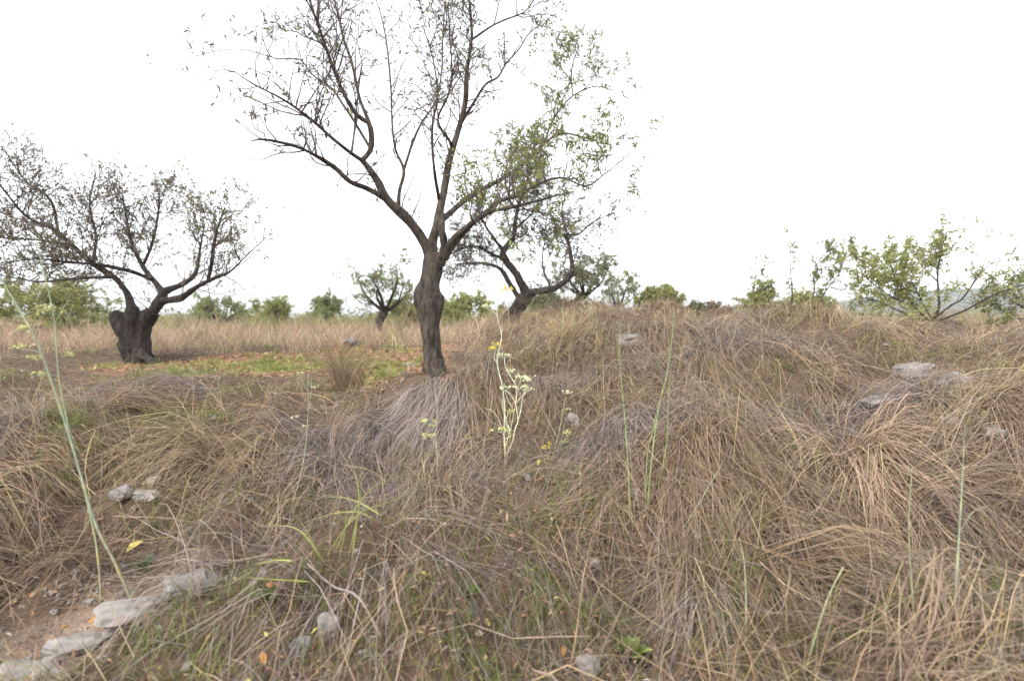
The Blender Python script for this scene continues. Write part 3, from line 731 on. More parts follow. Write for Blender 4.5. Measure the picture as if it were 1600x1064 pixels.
grass('crossed_stalks', 'loose dry stalks lying criss cross over the foreground grass', 1700, 3, 1.2, 7, 1.5, 212,
      lambda x, y: clear(x, y) * lip(x, y) * np.clip(0.45 + 0.5 * W_d2(x + 3, y), 0.05, 1),
      0.3, (.0, .6), (.35, .9), (.3, .9), (.0028, .005), [STRAW, BROWN], 5, 1.1, z0=(.03, .12))
grass('broken_straw', 'short broken red brown stems and straw bits among the leaf litter', 2600, 12, 1.15, 5.5, 1.4, 213,
      lambda x, y: clear(x, y) * (1.05 - centre_thin(x, y)), .2, (.0, 1.5), (.08, .28), (.0, 1.2), (.002, .0045), [BROWN, REDDISH, GREY], 3, 3, lay=False, z0=(-.01, .03))
grass('upright_dry_grass', 'thin upright dry stalks standing among the lodged grass', 1500, 7, 1.6, 12, 1.6, 203,
      lambda x, y: clear(x, y) * lip(x, y) * np.clip(0.3 + 0.5 * W_d2(x + 7, y), 0.03, 1),
      .08, (1.0, 1.5), (.2, .55), (.1, .8), (.002, .004), [BROWN, STRAW, GOLD], 3, 3)
mound = lambda x, y: clear(x, y) * np.where((x < -0.4) & (y < 12) & (y > 6), 0.12, 1)
grass('mound_grass', 'dense tan grass covering the mound and its right crest', 4200, 20, 7.2, 18, 1.3, 204,
      lambda x, y: mound(x, y) * sstep(-1.6, -0.2, x), .16, (.6, 1.4), (.3, .62), (.8, 2.0), (.003, .006), [STRAW, BROWN, GOLD, GREY], 4, .9, scale=lambda x, y: 1 - .2 * sstep(2, 5, x) - .4 * sstep(9.5, 13, y))
grass('field_grass', 'pinkish dry grass of the flat field behind the terrace', 3000, 20, 9, 30, 1.2, 206,
      lambda x, y: clear(x, y) * (1 - sstep(-1.2, .5, x)) * np.where(y < 10, .3, 1), .22, (.9, 1.5), (.3, .6), (.3, 1.2), (.003, .006), [PINK, PINK, STRAW], 3, 3, lay=False)
grass('field_scrub', 'yellow green weeds and fine scrub growing over the far field', 2300, 20, 12.5, 42, 1.15, 207,
      lambda x, y: clear(x, y) * (0.15 + .85 * sstep(15, 21, y)), .3, (1.0, 1.5), (.3, .95), (.1, .9), (.004, .010), [SCRUB, SCRUB, PINK], 3, 3, lay=False)
grass('green_grass', 'short bright green grass on the terrace behind the bank', 13000, 14, 5.8, 16, 1.2, 205,
      lambda x, y: np.where(in_poly(x + .12 * W_d2(x, y), y + .25 * W_d1(x, y), GREEN), 1.0, np.where(in_poly(x, y, TERR), .4 * (W_d2(x, y) > 0.1), 0.2 * (W_d1(x + 40, y + 3) > 0.3))),
      .13, (.5, 1.4), (.06, .16), (.3, 1.2), (.004, .007), [GRASSG * 1.45], 2, 3, lay=False, mat=M_green)
grass('green_undergrowth', 'low green grass showing through the straw of the bank', 5200, 12, 1.2, 6.2, 1.4, 215,
      lambda x, y: clear(x, y) * np.where(in_green2(x, y), 1.0, (W_d1(x + 40, y + 3) > 0.12) * .5 + .3 * (1 - centre_thin(x, y))),
      .10, (.5, 1.4), (.06, .22), (.3, 1.4), (.0025, .005), [GRASSG, GRASSG * 1.2, SCRUB], 3, 3, lay=False, mat=M_green)

r = rs(330); mb = MB()
for k in range(230):
    y = r.uniform(34, 95); x = r.uniform(-1.1, .25) * y if k < 170 else r.uniform(.25, 1.1) * y
    w_ = r.uniform(.7, 2.2) * (y / 50) ** .4; h_ = r.uniform(.8, 1.9); m = 130
    d = r.normal(size=(m, 3)); d /= np.linalg.norm(d, axis=1)[:, None]; d[:, 2] = np.abs(d[:, 2])
    p = np.array([x, y, Hs(x, y)]) + d * np.array([w_, w_, h_]) * r.uniform(.45, 1.05, (m, 1))
    e1 = r.normal(size=(m, 3)); e1 /= np.linalg.norm(e1, axis=1)[:, None]; e2 = np.cross(e1, r.normal(size=(m, 3))); e2 /= np.linalg.norm(e2, axis=1)[:, None]
    s1 = r.uniform(.08, .2, (m, 1)); c = np.array(GREENS[['olive', 'yellow', 'grey'][k % 3]])[r.randint(0, 3, m)] * r.uniform(.75, 1.1, (m, 1)) * r.uniform(.85, 1.1)
    V = np.stack([p - e1 * s1, p + e2 * s1 * .5, p + e1 * s1, p - e2 * s1 * .5], 1).reshape(-1, 3); i = np.arange(m) * 4
    mb.add(V, f4=np.stack([i, i + 1, i + 2, i + 3], 1), col=np.repeat(c, 4, 0))
tag(mb.build('far_scrub', M_leaf, smooth=False), 'far off belt of low green scrub along the horizon', 'scrub', kind='stuff')

# ------------------------------------------------------------------ fallen almond leaves, a litter nobody could count
def litter(name, label, n, y0, y1, seed, keep, size, pal, lift=.02):
    r = rs(seed); x, y = field(n, y0, y1, 1.5, r)
    k = r.uniform(size=n) < keep(x, y); x, y = x[k], y[k]; N = len(x)
    p = np.stack([x, y, H(x, y) + r.uniform(.004, lift, N)], 1)
    a = r.uniform(0, 6.28, N)
    d = np.stack([np.cos(a), np.sin(a), r.normal(size=N) * .35], 1); sd = np.stack([-np.sin(a), np.cos(a), r.normal(size=N) * .45], 1)
    ln = r.uniform(*size, N)[:, None]; nz = np.array([[0, 0, 1.0]])
    wd = ln * r.uniform(.28, .42, N)[:, None]
    V = np.stack([p - d * ln * .5, p + sd * wd * .5 + nz * ln * .10, p + d * ln * .5 + nz * ln * .05, p - sd * wd * .5 + nz * ln * .10], 1).reshape(-1, 3)
    c = pal[r.randint(0, len(pal), N)] * r.uniform(.7, 1.3, N)[:, None]
    i = np.arange(N) * 4; mb = MB()
    mb.add(V, f3=np.concatenate([np.stack([i, i + 1, i + 2], 1), np.stack([i, i + 2, i + 3], 1)]), col=np.repeat(c, 4, 0))
    return tag(mb.build(name, M_litter, smooth=False), label, 'leaves', kind='stuff')
LPAL = np.array([(.36, .2, .11), (.30, .16, .09), (.42, .27, .15), (.24, .14, .09), (.46, .34, .2), (.33, .22, .15)])
litter('leaf_litter', 'red brown fallen leaves strewn over the terrace soil', 60000, 5.4, 18, 301, lambda x, y: np.where(in_poly(x, y, TERR), .9, np.where(in_poly(x, y, LITTER), 1, 0.02)), (.05, .11), LPAL)
litter('bank_litter', 'small fallen leaves caught in the straw of the bank', 34000, 1.2, 7.5, 302, lambda x, y: .12 + .2 * (W_d2(x, y + 9) > .2) + .85 * (1 - centre_thin(x, y)) * np.clip(.5 + .6 * W_d2(x + 5, y), 0, 1), (.014, .045), np.concatenate([LPAL * .9, LPAL * .75, GREY, BROWN, np.array([(.45, .24, .08), (.42, .36, .12)])]), .07)

grass('soil_straw', 'stray straw bits lying on the bare soil', 900, 5, 1.3, 3.4, 1.2, 216, lambda x, y: in_poly(x, y, BARE) * .9, .1, (-.1, .3), (.05, .25), (.1, .6), (.002, .004), [PINK, GREY, BROWN], 3, 3, lay=False, z0=(0, .015))
# ------------------------------------------------------------------ stones
def stone(name, label, px, py, wpx, hpx, seed, mat=None, depth=.8, rz=0, sink=.3, group=None):
    g = G(px, py); sc = g[1] / FPX; r = rs(seed)
    bm_v = []; nu, nv = 14, 9
    th = np.arange(nu) * 2 * np.pi / nu; ph = np.linspace(-np.pi / 2, np.pi / 2, nv)
    TH, PH = np.meshgrid(th, ph)
    d = np.stack([np.cos(PH) * np.cos(TH), np.cos(PH) * np.sin(TH), np.sin(PH)], -1)
    d = np.sign(d) * np.abs(d) ** 0.75
    wv = Waves(seed + 900, 3, 1.6, 12); wv2 = Waves(seed + 950, 3, .55, 12)
    rad = 1 + .2 * wv(d[..., 0], d[..., 1], d[..., 2]) + .07 * wv2(d[..., 0], d[..., 1], d[..., 2])
    V = d * rad[..., None] * np.array([wpx * sc * .5, wpx * sc * .5 * depth, hpx * sc * .55])
    c_, s_ = math.cos(rz), math.sin(rz)
    V = np.stack([V[..., 0] * c_ - V[..., 1] * s_, V[..., 0] * s_ + V[..., 1] * c_, V[..., 2]], -1).reshape(-1, 3)
    zc = hpx * sc * .55 * (1 - 2 * sink) + .01
    i = np.arange(nv - 1)[:, None] * nu; j = np.arange(nu)[None]; j2 = (j + 1) % nu
    mb = MB(); mb.add(V + np.array([g[0], g[1], g[2] + zc])[None], f4=np.stack([i + j, i + j2, i + nu + j2, i + nu + j], -1).reshape(-1, 4))
    o = mb.build(name, mat or M_stone, None, g - [0, 0, .02], smooth=False)
    return tag(o, label, 'stone', group)
RG = 'pale stones in a row at the lower left'
stone('stone', 'pale stone cut by the lower left corner, lowest of its row', 40, 1066, 90, 34, 1, rz=.5, sink=.42, group=RG)
stone('stone', 'long flat pale stone second from the corner at lower left', 118, 1022, 90, 30, 2, rz=.5, sink=.42, group=RG)
stone('stone', 'broad pale stone with an orange leaf beside it at lower left', 212, 970, 92, 32, 3, rz=.5, sink=.42, group=RG)
stone('stone', 'grey topmost stone of the row at lower left', 296, 922, 76, 28, 4, M_stone2, rz=.5, sink=.42, group=RG)
stone('stone', 'big whitish stone half buried in grass high on the right bank', 1432, 592, 56, 32, 5, M_stone2, sink=.42)
stone('stone', 'rough brownish stone just right of the big whitish one', 1492, 612, 54, 34, 6, M_stone2, sink=.4)
stone('stone', 'low grey stone left below the big whitish one', 1378, 634, 44, 22, 7, M_stone2, sink=.4)
stone('stone', 'tan stone under an overhanging tussock at far right', 1552, 684, 26, 20, 8)
stone('stone', 'small grey stone below the big whitish one on the right bank', 1482, 668, 30, 18, 9)
stone('stone', 'pale oblong stone lying on the mound face', 985, 538, 40, 16, 10)
stone('stone', 'grey stone on the field left of the small crooked almond', 548, 540, 26, 12, 11, M_stone2, sink=.32)
stone('stone', 'small whitish stone right of the branching white stemmed fennel', 896, 664, 18, 18, 12, sink=.3)
stone('stone', 'little pink stone at the foot of the tall green stems', 990, 778, 18, 12, 13, sink=.3)
stone('stone', 'flat pale stone on the left bank below a grey one', 228, 782, 34, 14, 14, sink=.3)
stone('stone', 'roundish pink stone on the left bank beside a flat pale one', 238, 760, 22, 16, 15, sink=.3)
stone('stone', 'grey stone on the left bank left of the pink and pale pair', 188, 780, 30, 20, 16, M_stone2, sink=.3)
stone('stone', 'flat tan stone at the foot of the grey draped grass', 598, 686, 22, 12, 17, sink=.3)
stone('stone', 'whitish stone in the middle foreground below the yellow green sprig', 512, 990, 32, 40, 18, sink=.32)
stone('stone', 'grey stone in the bottom middle foreground', 468, 1020, 34, 26, 19, M_stone2, sink=.32)
stone('stone', 'pale stone at the very bottom right of centre', 920, 1056, 40, 30, 20, sink=.32)
stone('stone', 'small pale stone lying in straw right of the bottom middle', 926, 884, 22, 14, 21, sink=.3)
stone('stone', 'pale flat slab of rock on the terrace left of the tall trunk', 645, 574, 22, 6, 22, sink=.3)
r = rs(77); mb = MB()
for k in range(900):
    x, y = field(1, 1.3, 7.5, 1.4, r); x, y = float(x[0]), float(y[0]); s_ = r.uniform(.008, .025)
    d = r.normal(size=(8, 3)); d /= np.linalg.norm(d, axis=1)[:, None]
    q = np.array([(a, b, c) for a in (-1, 1) for b in (-1, 1) for c in (-1, 1)]) * s_ * r.uniform(.5, 1, (8, 3)) * [1, 1, .6]
    mb.add(q + [x, y, Hs(x, y) + s_ * .3], f4=[(0, 1, 3, 2), (4, 6, 7, 5), (0, 4, 5, 1), (2, 3, 7, 6), (0, 2, 6, 4), (1, 5, 7, 3)])
for k in range(2600):
    x, y = r.uniform(-2.6, -.6), r.uniform(1.4, 3.2)
    if not in_poly(np.array([x]), np.array([y]), BARE)[0]: continue
    s_ = r.uniform(.003, .011)
    q = np.array([(a, b, c) for a in (-1, 1) for b in (-1, 1) for c in (-1, 1)]) * s_ * r.uniform(.4, 1, (8, 3)) * [1, 1, .7]
    mb.add(q + [x, y, Hs(x, y) + s_ * .3], f4=[(0, 1, 3, 2), (4, 6, 7, 5), (0, 4, 5, 1), (2, 3, 7, 6), (0, 2, 6, 4), (1, 5, 7, 3)])
tag(mb.build('pebbles', M_stone, smooth=False), 'small pale pebbles scattered over the bank', 'pebbles', kind='stuff')

# ------------------------------------------------------------------ fennel and other single plants
STEMW = (.52, .56, .43); STEMG = (.24, .33, .14); STEMB = (.27, .31, .22); UMB = (.58, .58, .26); UMY = (.75, .62, .06); UMW = (.74, .74, .46)
def umbel(mb, r, c, size, col, stemcol, n=9):
    for k in range(n):
        a = r.uniform(0, 6.28); q = math.sqrt(r.uniform()) * size
        e = c + np.array([math.cos(a) * q, math.sin(a) * q, size * .55 + r.normal() * size * .12])
        tube(mb, np.array([c, (c + e) / 2 + [0, 0, -.1 * size], e]), [.0012, .001, .0008], 3, stemcol, cap=False)
        for m in range(5):
            d = r.normal(size=3) * size * .14; s1, s2 = r.normal(size=3), r.normal(size=3)
            s1 = norm(s1) * size * .17; s2 = norm(np.cross(s1, s2)) * size * .13
            mb.add([e + d - s1, e + d + s2, e + d + s1, e + d - s2], f4=[(0, 1, 2, 3)], col=np.array(col) * r.uniform(.8, 1.25))
def plant(name, label, base, paths, Y0, seed, stemcol=STEMW, umbels=(), cat='plant', leaves=(), rmul=1.0, group=None, dy=.10):
    """paths: list of [(px, py), ...] with a start/end width in mm; every stem is a part"""
    r = rs(seed); root = thing(name, label, cat, base, group)
    org = np.asarray(base)
    for k, (pts, w0, w1) in enumerate(paths):
        n = len(pts); o0 = r.uniform(-dy, dy) if k else 0
        p3 = np.array([P(a, b, Y0 + o0 * (i_ / max(n - 1, 1))) for i_, (a, b) in enumerate(pts)])
        if k == 0: p3[0] = base - np.array([0, 0, .03])
        q = smooth_path(p3, max(8, n * 4))
        q = smooth_path(q, 41); t_ = np.linspace(0, 1, 41)
        node = (np.arange(41) % r.randint(8, 12) == 5); rd = (w0 + (w1 - w0) * t_) * .0005 * rmul * (1 + .4 * node) * r.uniform(.93, 1.07, 41)
        cv = np.array(stemcol)[None] * r.uniform(.85, 1.12, (41, 1)) * (1 + node[:, None] * np.array([[.25, .05, -.25]])) * (1 + (t_[:, None] < .25) * np.array([[.05, -.12, -.2]]))
        mb = MB(); tube(mb, q, rd, 7, np.concatenate([np.repeat(cv, 7, 0), cv[-1:]]))
        mb.build('stem', M_fennel, root, org)
    for (a, b, s_, col) in umbels:
        mb = MB(); umbel(mb, r, P(a, b, Y0), s_ * Y0 / FPX, col, stemcol); mb.build('flower_head', M_green, root, org, smooth=False)
    return root
def zc(ox, oy, k): return lambda *L: [(ox + a / k, oy + b / k) for a, b in L]

z = zc(740, 440, 3.544); b = G(789, 722)
plant('fennel', 'tall white stemmed fennel with yellow and cream flower heads, centre of the bank', b, [
  (z((176, 1000), (175, 950), (170, 850), (172, 700), (160, 580), (130, 450), (150, 340), (155, 290), (130, 190), (130, 120), (105, 85)), 11, 4),
  (z((130, 125), (150, 95), (168, 62)), 5, 3), (z((127, 185), (105, 165), (75, 150)), 5, 3), (z((130, 450), (115, 425), (120, 390)), 5, 3), (z((152, 300), (158, 260), (155, 230)), 4, 2),
  (z((215, 890), (232, 810), (245, 770), (232, 680), (200, 620), (170, 600)), 8, 4), (z((232, 680), (240, 600), (225, 560), (180, 480), (170, 425)), 7, 4),
  (z((225, 560), (238, 525), (250, 495)), 5, 2), (z((240, 600), (256, 560), (262, 540)), 4, 3), (z((238, 670), (262, 640), (292, 615)), 5, 3), (z((270, 640), (290, 600), (302, 555)), 5, 3),
  (z((245, 770), (262, 710), (270, 640)), 6, 4), (z((172, 870), (205, 850), (182, 770), (160, 680), (158, 640)), 6, 3), (z((172, 930), (195, 850), (215, 770), (228, 700)), 6, 4), (z((215, 700), (190, 655), (172, 600)), 5, 3),
  (z((170, 870), (150, 790), (110, 720), (60, 700)), 4, 2), (z((215, 890), (195, 930), (180, 960)), 8, 8), (z((200, 830), (180, 780), (190, 730)), 5, 3)],
  b[1], 401, STEMW, rmul=1.15, umbels=[(*z((175, 55))[0], 11, UMY), (*z((78, 148))[0], 8, UMW), (*z((88, 122))[0], 5, UMY), (*z((118, 385))[0], 9, UMY), (*z((125, 355))[0], 6, UMY), (*z((165, 425))[0], 11, UMW),
  (*z((205, 505))[0], 7, UMW), (*z((302, 552))[0], 10, UMW), (*z((290, 612))[0], 12, UMW), (*z((245, 600))[0], 8, UMW), (*z((175, 600))[0], 9, UMW), (*z((145, 835))[0], 11, UMB), (*z((205, 730))[0], 8, UMB), (*z((200, 840))[0], 8, UMB), (*z((262, 538))[0], 7, UMW)])
b = G(863, 722)
plant('fennel', 'small forked fennel with thin pale stems right of the tall white stemmed one', b, [
  (z((430, 1000), (445, 940), (465, 870), (490, 740), (510, 640)), 6, 3), (z((462, 862), (430, 800), (400, 740), (368, 688)), 5, 2), (z((445, 960), (480, 890), (500, 820), (510, 750)), 5, 3), (z((450, 955), (490, 900), (530, 850)), 4, 2), (z((490, 745), (510, 715)), 3, 2)],
  b[1], 402, (.40, .43, .31), [(*z((520, 625))[0], 8, UMW), (*z((512, 715))[0], 6, UMB), (*z((522, 850))[0], 9, UMB), (*z((495, 900))[0], 7, UMB), (*z((395, 930))[0], 9, UMY)])
z = zc(380, 560, 2.956); b = G(684, 760)
plant('fennel', 'single thin fennel stalk with two yellow tufts halfway up, before the grey draped grass', b, [
  (z((900, 600), (897, 540), (895, 440), (890, 350), (897, 220), (885, 150), (885, 85)), 7, 2.5), (z((893, 420), (885, 390), (860, 372)), 3, 2), (z((892, 350), (880, 325), (860, 308)), 3, 2), (z((896, 470), (905, 440), (900, 400)), 3, 2)],
  b[1], 403, (.38, .43, .35), [(*z((850, 372))[0], 10, UMB), (*z((868, 368))[0], 8, UMB), (*z((858, 305))[0], 10, UMB), (*z((880, 320))[0], 7, UMB)])
b = G(456, 800)
plant('fennel', 'thin dry fennel stalk left of the yellow green sprig, forked at its top', b, [
  (z((225, 720), (230, 660), (260, 560), (285, 430), (297, 300), (300, 230), (300, 70)), 6, 2), (z((300, 155), (280, 120), (262, 78)), 3, 2), (z((290, 335), (265, 300), (245, 278)), 3, 2), (z((303, 230), (315, 150), (316, 85)), 3, 2)],
  b[1], 404, (.36, .38, .26), [(*z((262, 75))[0], 5, UMW), (*z((242, 277))[0], 6, UMW), (*z((330, 140))[0], 6, UMW), (*z((290, 318))[0], 5, UMW)])
b = G(428, 760)
plant('dead_stalk', 'brown dead stalk leaning left beside the thin dry fennel', b, [(z((210, 640), (170, 480), (140, 370), (90, 235)), 4, 2), (z((140, 370), (120, 300), (110, 270)), 2, 1.5)], b[1], 405, (.30, .2, .14), [(*z((88, 232))[0], 3, (.4, .33, .25))])
# yellow green leafy sprig: flat arching blades
def sprig(name, label, px, py, paths, seed, col, cat='plant', width=.010):
    b = G(px, py); r = rs(seed); root = thing(name, label, cat, b); Y0 = b[1]
    for pts, wpx in paths:
        n = len(pts); dy = r.uniform(-.12, .12)
        p3 = np.array([P(a, c, Y0 - .05 + dy * (i_ / max(n - 1, 1))) for i_, (a, c) in enumerate(pts)])
        q = smooth_path(p3, 14); t = np.linspace(0, 1, 14)
        wd = wpx * .5 * Y0 / FPX * np.clip(1.25 - 1.15 * t, .12, 1) * np.clip(.2 + t * 5, 0, 1)
        ax = norm(q[-1] - q[0]); side = norm(np.cross(ax, norm(np.array([.3, -1, .5]))))
        dn = norm(np.cross(side, ax)) * .25
        V = np.stack([q - side[None] * wd[:, None] * .5, q + dn[None] * wd[:, None], q + side[None] * wd[:, None] * .5], 1).reshape(-1, 3)
        i_ = np.arange(13) * 3
        mb = MB(); mb.add(V, f4=np.concatenate([np.stack([i_, i_ + 1, i_ + 4, i_ + 3], 1), np.stack([i_ + 1, i_ + 2, i_ + 5, i_ + 4], 1)]), col=np.array(col) * r.uniform(.85, 1.15))
        mb.build('blade', M_green, root, b)
    return root
YG = (.30, .31, .11)
sprig('grass_sprig', 'yellow green grass sprig with star of bent blades left of centre', 545, 880, [
  (z((500, 960), (515, 820), (535, 660), (520, 540), (470, 395)), 5), (z((480, 950), (520, 760), (543, 640), (545, 550), (535, 452)), 4.5), (z((420, 900), (500, 730), (545, 650), (640, 570), (742, 540)), 5),
  (z((400, 880), (530, 720), (680, 660), (810, 598)), 5), (z((640, 725), (500, 650), (360, 635)), 5), (z((600, 740), (530, 710), (420, 715), (280, 757)), 5), (z((440, 930), (470, 800), (475, 680)), 4)], 411, YG)
sprig('grass_sprig', 'smaller yellow green sprig bent leftwards below the starry one', 508, 885, [
  (z((385, 955), (270, 800), (160, 770), (70, 772)), 5), (z((360, 930), (290, 790), (225, 700)), 4), (z((375, 945), (300, 840), (240, 790)), 4)], 412, YG)
sprig('grass_sprig', 'two flat green blades lying low at left of the foreground', 470, 925, [(z((235, 935), (150, 930), (60, 950)), 5), (z((310, 1030), (150, 1020), (0, 1012)), 5)], 413, (.34, .4, .1))
sprig('grass_sprig', 'olive broad blade bent over in the right foreground', 1300, 960, [([(1300, 960), (1310, 915), (1330, 890), (1360, 882)], 9), ([(1295, 965), (1300, 920), (1315, 892)], 7)], 414, (.34, .33, .13))
sprig('grass_sprig', 'long straw yellow blade arching up at the bottom right corner', 1508, 1060, [([(1500, 1064), (1530, 1020), (1565, 970), (1605, 940)], 6), ([(1505, 1062), (1540, 1000), (1570, 980)], 4)], 415, (.44, .36, .14))
# leafless fennel shoots: tall green stems right of centre
z = zc(900, 480, 2.8)
def reed(label, px, py, pts, seed, col=STEMG, w0=8, w1=3, extra=()):
    b = G(px, py); return plant('fennel_shoot', label, b, [(pts, w0, w1)] + list(extra), b[1], seed, col, cat='plant')
reed('leftmost tall green stem right of centre, standing alone', 984, 812, z((235, 920), (230, 750), (215, 500), (200, 350), (190, 200), (195, 60)), 421)
reed('tallest green stem of the three close together, reaching the ridge line', 1010, 805, z((300, 900), (330, 680), (360, 450), (400, 280), (418, 150), (430, 30)), 422)
reed('shorter green stem at the right of the three close together', 1026, 768, z((355, 790), (395, 600), (405, 400), (412, 290)), 423)
reed('short green stem at the left of the three close together', 1008, 800, z((305, 890), (312, 650), (335, 550), (350, 465)), 424, w0=6)
reed('slanting bluish green stem right of the three close together', 1062, 830, z((450, 980), (560, 820), (640, 680)), 425, STEMB)
reed('tall bluish green stem near the right edge of the photo', 1490, 985, [(1490, 985), (1496, 880), (1502, 780), (1508, 665)], 426, STEMB, 11, 2, [([(1500, 830), (1520, 800), (1545, 790)], 4, 2), ([(1503, 760), (1490, 740), (1478, 735)], 4, 2)])
reed('dull green stem in the bottom right foreground, left of the tall bluish one', 1165, 1010, [(1170, 1030), (1166, 950), (1163, 880), (1155, 840)], 427, (.30, .31, .2), 10, 5)
reed('slim pale stem between the right foreground sprigs', 1432, 985, [(1438, 1000), (1425, 920), (1420, 820), (1425, 730)], 428, (.3, .32, .2), 7, 3)
reed('dull green stalk leaning right at the bottom right of centre', 1255, 1050, [(1250, 1064), (1275, 990), (1295, 930), (1318, 885)], 429, (.25, .28, .16), 10, 5)
# blue green fennel leaning out of the frame at left, close to the camera
b = G(215, 950); 
plant('fennel', 'thick blue green fennel stalk at left leaning out of the frame', b, [
  ([(215, 952), (180, 880), (150, 820), (120, 720), (95, 640), (60, 540), (25, 475), (-20, 400)], 13, 6), ([(75, 570), (60, 550), (30, 545)], 5, 2), ([(70, 560), (50, 520), (35, 515)], 4, 2)],
  b[1], 431, STEMB, [(35, 520, 14, UMB), (30, 548, 12, UMB), (60, 590, 10, UMB), (50, 565, 12, UMB)])
b = G(158, 935)
plant('fennel', 'slimmer blue green fennel stalk with fine leaf tufts crossing the thick one at left', b, [
  ([(158, 935), (153, 870), (140, 800), (110, 680), (92, 590), (85, 500), (72, 440), (55, 370)], 10, 4), ([(86, 505), (100, 480), (108, 470)], 4, 2), ([(84, 495), (72, 480)], 3, 2), ([(92, 590), (110, 560)], 3, 2)],
  b[1], 432, (.30, .35, .22), [(80, 492, 16, UMB), (65, 487, 12, UMB), (108, 560, 10, UMB)])
# reeds on the mound face
r = rs(440)
for k in range(9):
    px = 868 + k * 9 + r.uniform(-3, 3); b = GX(px, 8.6 + r.uniform(-.4, .4)); 
    top = P(px + r.uniform(-4, 22), 482 + r.uniform(-6, 14), b[1] + .1)
    root = thing('reed', ['first', 'second', 'third', 'fourth', 'fifth', 'sixth', 'seventh', 'eighth', 'ninth'][k] + ' thin green reed from the left in the row on the mound face', 'reed', b, 'thin green reeds on the mound face')
    q = smooth_path(np.array([b - [0, 0, .02], (b + top) / 2 + [.03, 0, .03], top]), 10)
    mb = MB(); tube(mb, q, np.linspace(.007, .003, 10), 5, (.36, .42, .2)); mb.build('stem', M_fennel, root, b)

# ------------------------------------------------------------------ tussocks that stand out one by one
def tussock(label, px, py, n, az, az_sd, el, L, dr, pals, seed, spread=.10, wd=(.003, .0055), tuft=1.0):
    b = G(px, py); r = rs(seed); mb = MB()
    rad = spread * np.sqrt(r.uniform(size=n)); th = r.uniform(0, 6.28, n)
    u = lambda ab: r.uniform(ab[0], ab[1], n)
    blades(mb, r, b[0] + rad * np.cos(th), b[1] + rad * np.sin(th), np.full(n, -.03), az + r.normal(size=n) * az_sd, u(el), u(L), u(dr), u(wd), pals[r.randint(0, len(pals), n)] * r.uniform(.75, 1.25, n)[:, None], 7, .06)
    root = thing('grass_tussock', label, 'grass', b, 'dry grass tussocks standing out from the bank')
    mb.build('blades', M_grass, root, b)
R_ = math.radians
tussock('upright brown tussock on the terrace lip left of the tall trunk', 545, 608, 420, R_(-90), 1.6, (1.0, 1.52), (.4, .95), (.2, 1.5), BROWN * 1.15, 501, .15, wd=(.002, .004))
tussock('silvery grey tussock combed down the bank below the tall trunk', 690, 606, 700, R_(-108), .28, (.2, .75), (.6, 1.15), (1.0, 1.6), GREY, 502, .30)
tussock('second silvery grey sheaf left below the tall trunk', 640, 640, 420, R_(-125), .25, (.15, .6), (.5, 1.0), (.9, 1.4), GREY, 503, .22)
tussock('grey brown tussock laid over right of the white stemmed fennel', 920, 600, 420, R_(-170), .5, (.2, .9), (.4, .8), (1.2, 1.9), GREY, 504, .22)
tussock('pale straw tussock drooping over the tan stone at far right', 1560, 640, 520, R_(-60), .6, (.5, 1.2), (.6, 1.0), (1.9, 2.6), PINK, 505, .12)
tussock('tan tussock with long arching blades in the middle right bank', 1340, 720, 560, R_(-75), .9, (.6, 1.3), (.6, 1.0), (1.6, 2.5), PINK, 506, .12)
tussock('large tan tussock fanning out to the right lower foreground', 1200, 870, 460, R_(-30), .5, (.3, 1.0), (.6, 1.1), (1.3, 2.1), STRAW, 507, .18)
tussock('tussock of long straw sweeping right from the right foreground', 1420, 800, 560, R_(-25), .45, (.4, 1.1), (.6, 1.1), (1.4, 2.2), np.concatenate([STRAW, GREY]), 508, .16)
tussock('reddish tan tussock below the tall green stems', 1090, 680, 420, R_(-80), .8, (.5, 1.2), (.4, .8), (1.5, 2.3), BROWN, 509, .14)
tussock('flattened brown tussock combed left on the left bank', 300, 640, 620, R_(-170), .3, (.1, .6), (.6, 1.1), (.8, 1.5), BROWN, 510, .3)
tussock('tan sheaf lying flat at the left edge of the bank', 90, 760, 560, R_(-175), .25, (.1, .5), (.5, 1.0), (.7, 1.3), STRAW, 511, .28)
tussock('feathery blond tussock on the mound face below the elbowed limb', 880, 535, 480, R_(-90), 1.5, (.9, 1.5), (.35, .7), (.4, 1.6), GOLD, 512, .22)
tussock('grey brown sheaf combed down toward the camera left of the fennel stalks', 600, 760, 420, R_(-115), .35, (.2, .7), (.4, .8), (1.0, 1.6), GREY, 513, .22)

# ------------------------------------------------------------------ bigger fallen leaves and dead branches
def leaf(label, px, py, lpx, col, seed, up=.03):
    g = G(px, py); r = rs(seed); s_ = lpx * g[1] / FPX; a = r.uniform(0, 6.28)
    t = np.linspace(0, 1, 7); c = np.stack([(t - .5) * s_, t * 0, .12 * s_ * np.sin(t * 3.1)], 1); wd = s_ * .22 * np.sin(t * np.pi * .96 + .06) ** .7
    L_ = c + np.stack([t * 0, wd, wd * .35], 1); R2 = c + np.stack([t * 0, -wd, wd * .35], 1)
    V = np.stack([L_, c, R2], 1).reshape(-1, 3)
    M_ = np.array([[math.cos(a), -math.sin(a), 0], [math.sin(a), math.cos(a), 0], [0, 0, 1]]); tilt = np.array([[1, 0, 0], [0, math.cos(.6), math.sin(.6)], [0, -math.sin(.6), math.cos(.6)]])
    V = V @ M_.T @ tilt + g + [0, 0, up]
    i_ = np.arange(6) * 3; mb = MB()
    mb.add(V, f4=np.concatenate([np.stack([i_, i_ + 1, i_ + 4, i_ + 3], 1), np.stack([i_ + 1, i_ + 2, i_ + 5, i_ + 4], 1)]), col=col)
    tag(mb.build('fallen_leaf', M_litter, None, g), label, 'leaf', 'bright fallen leaves on the bank')
OR, YE, PK = (.50, .25, .08), (.46, .37, .10), (.48, .30, .22)
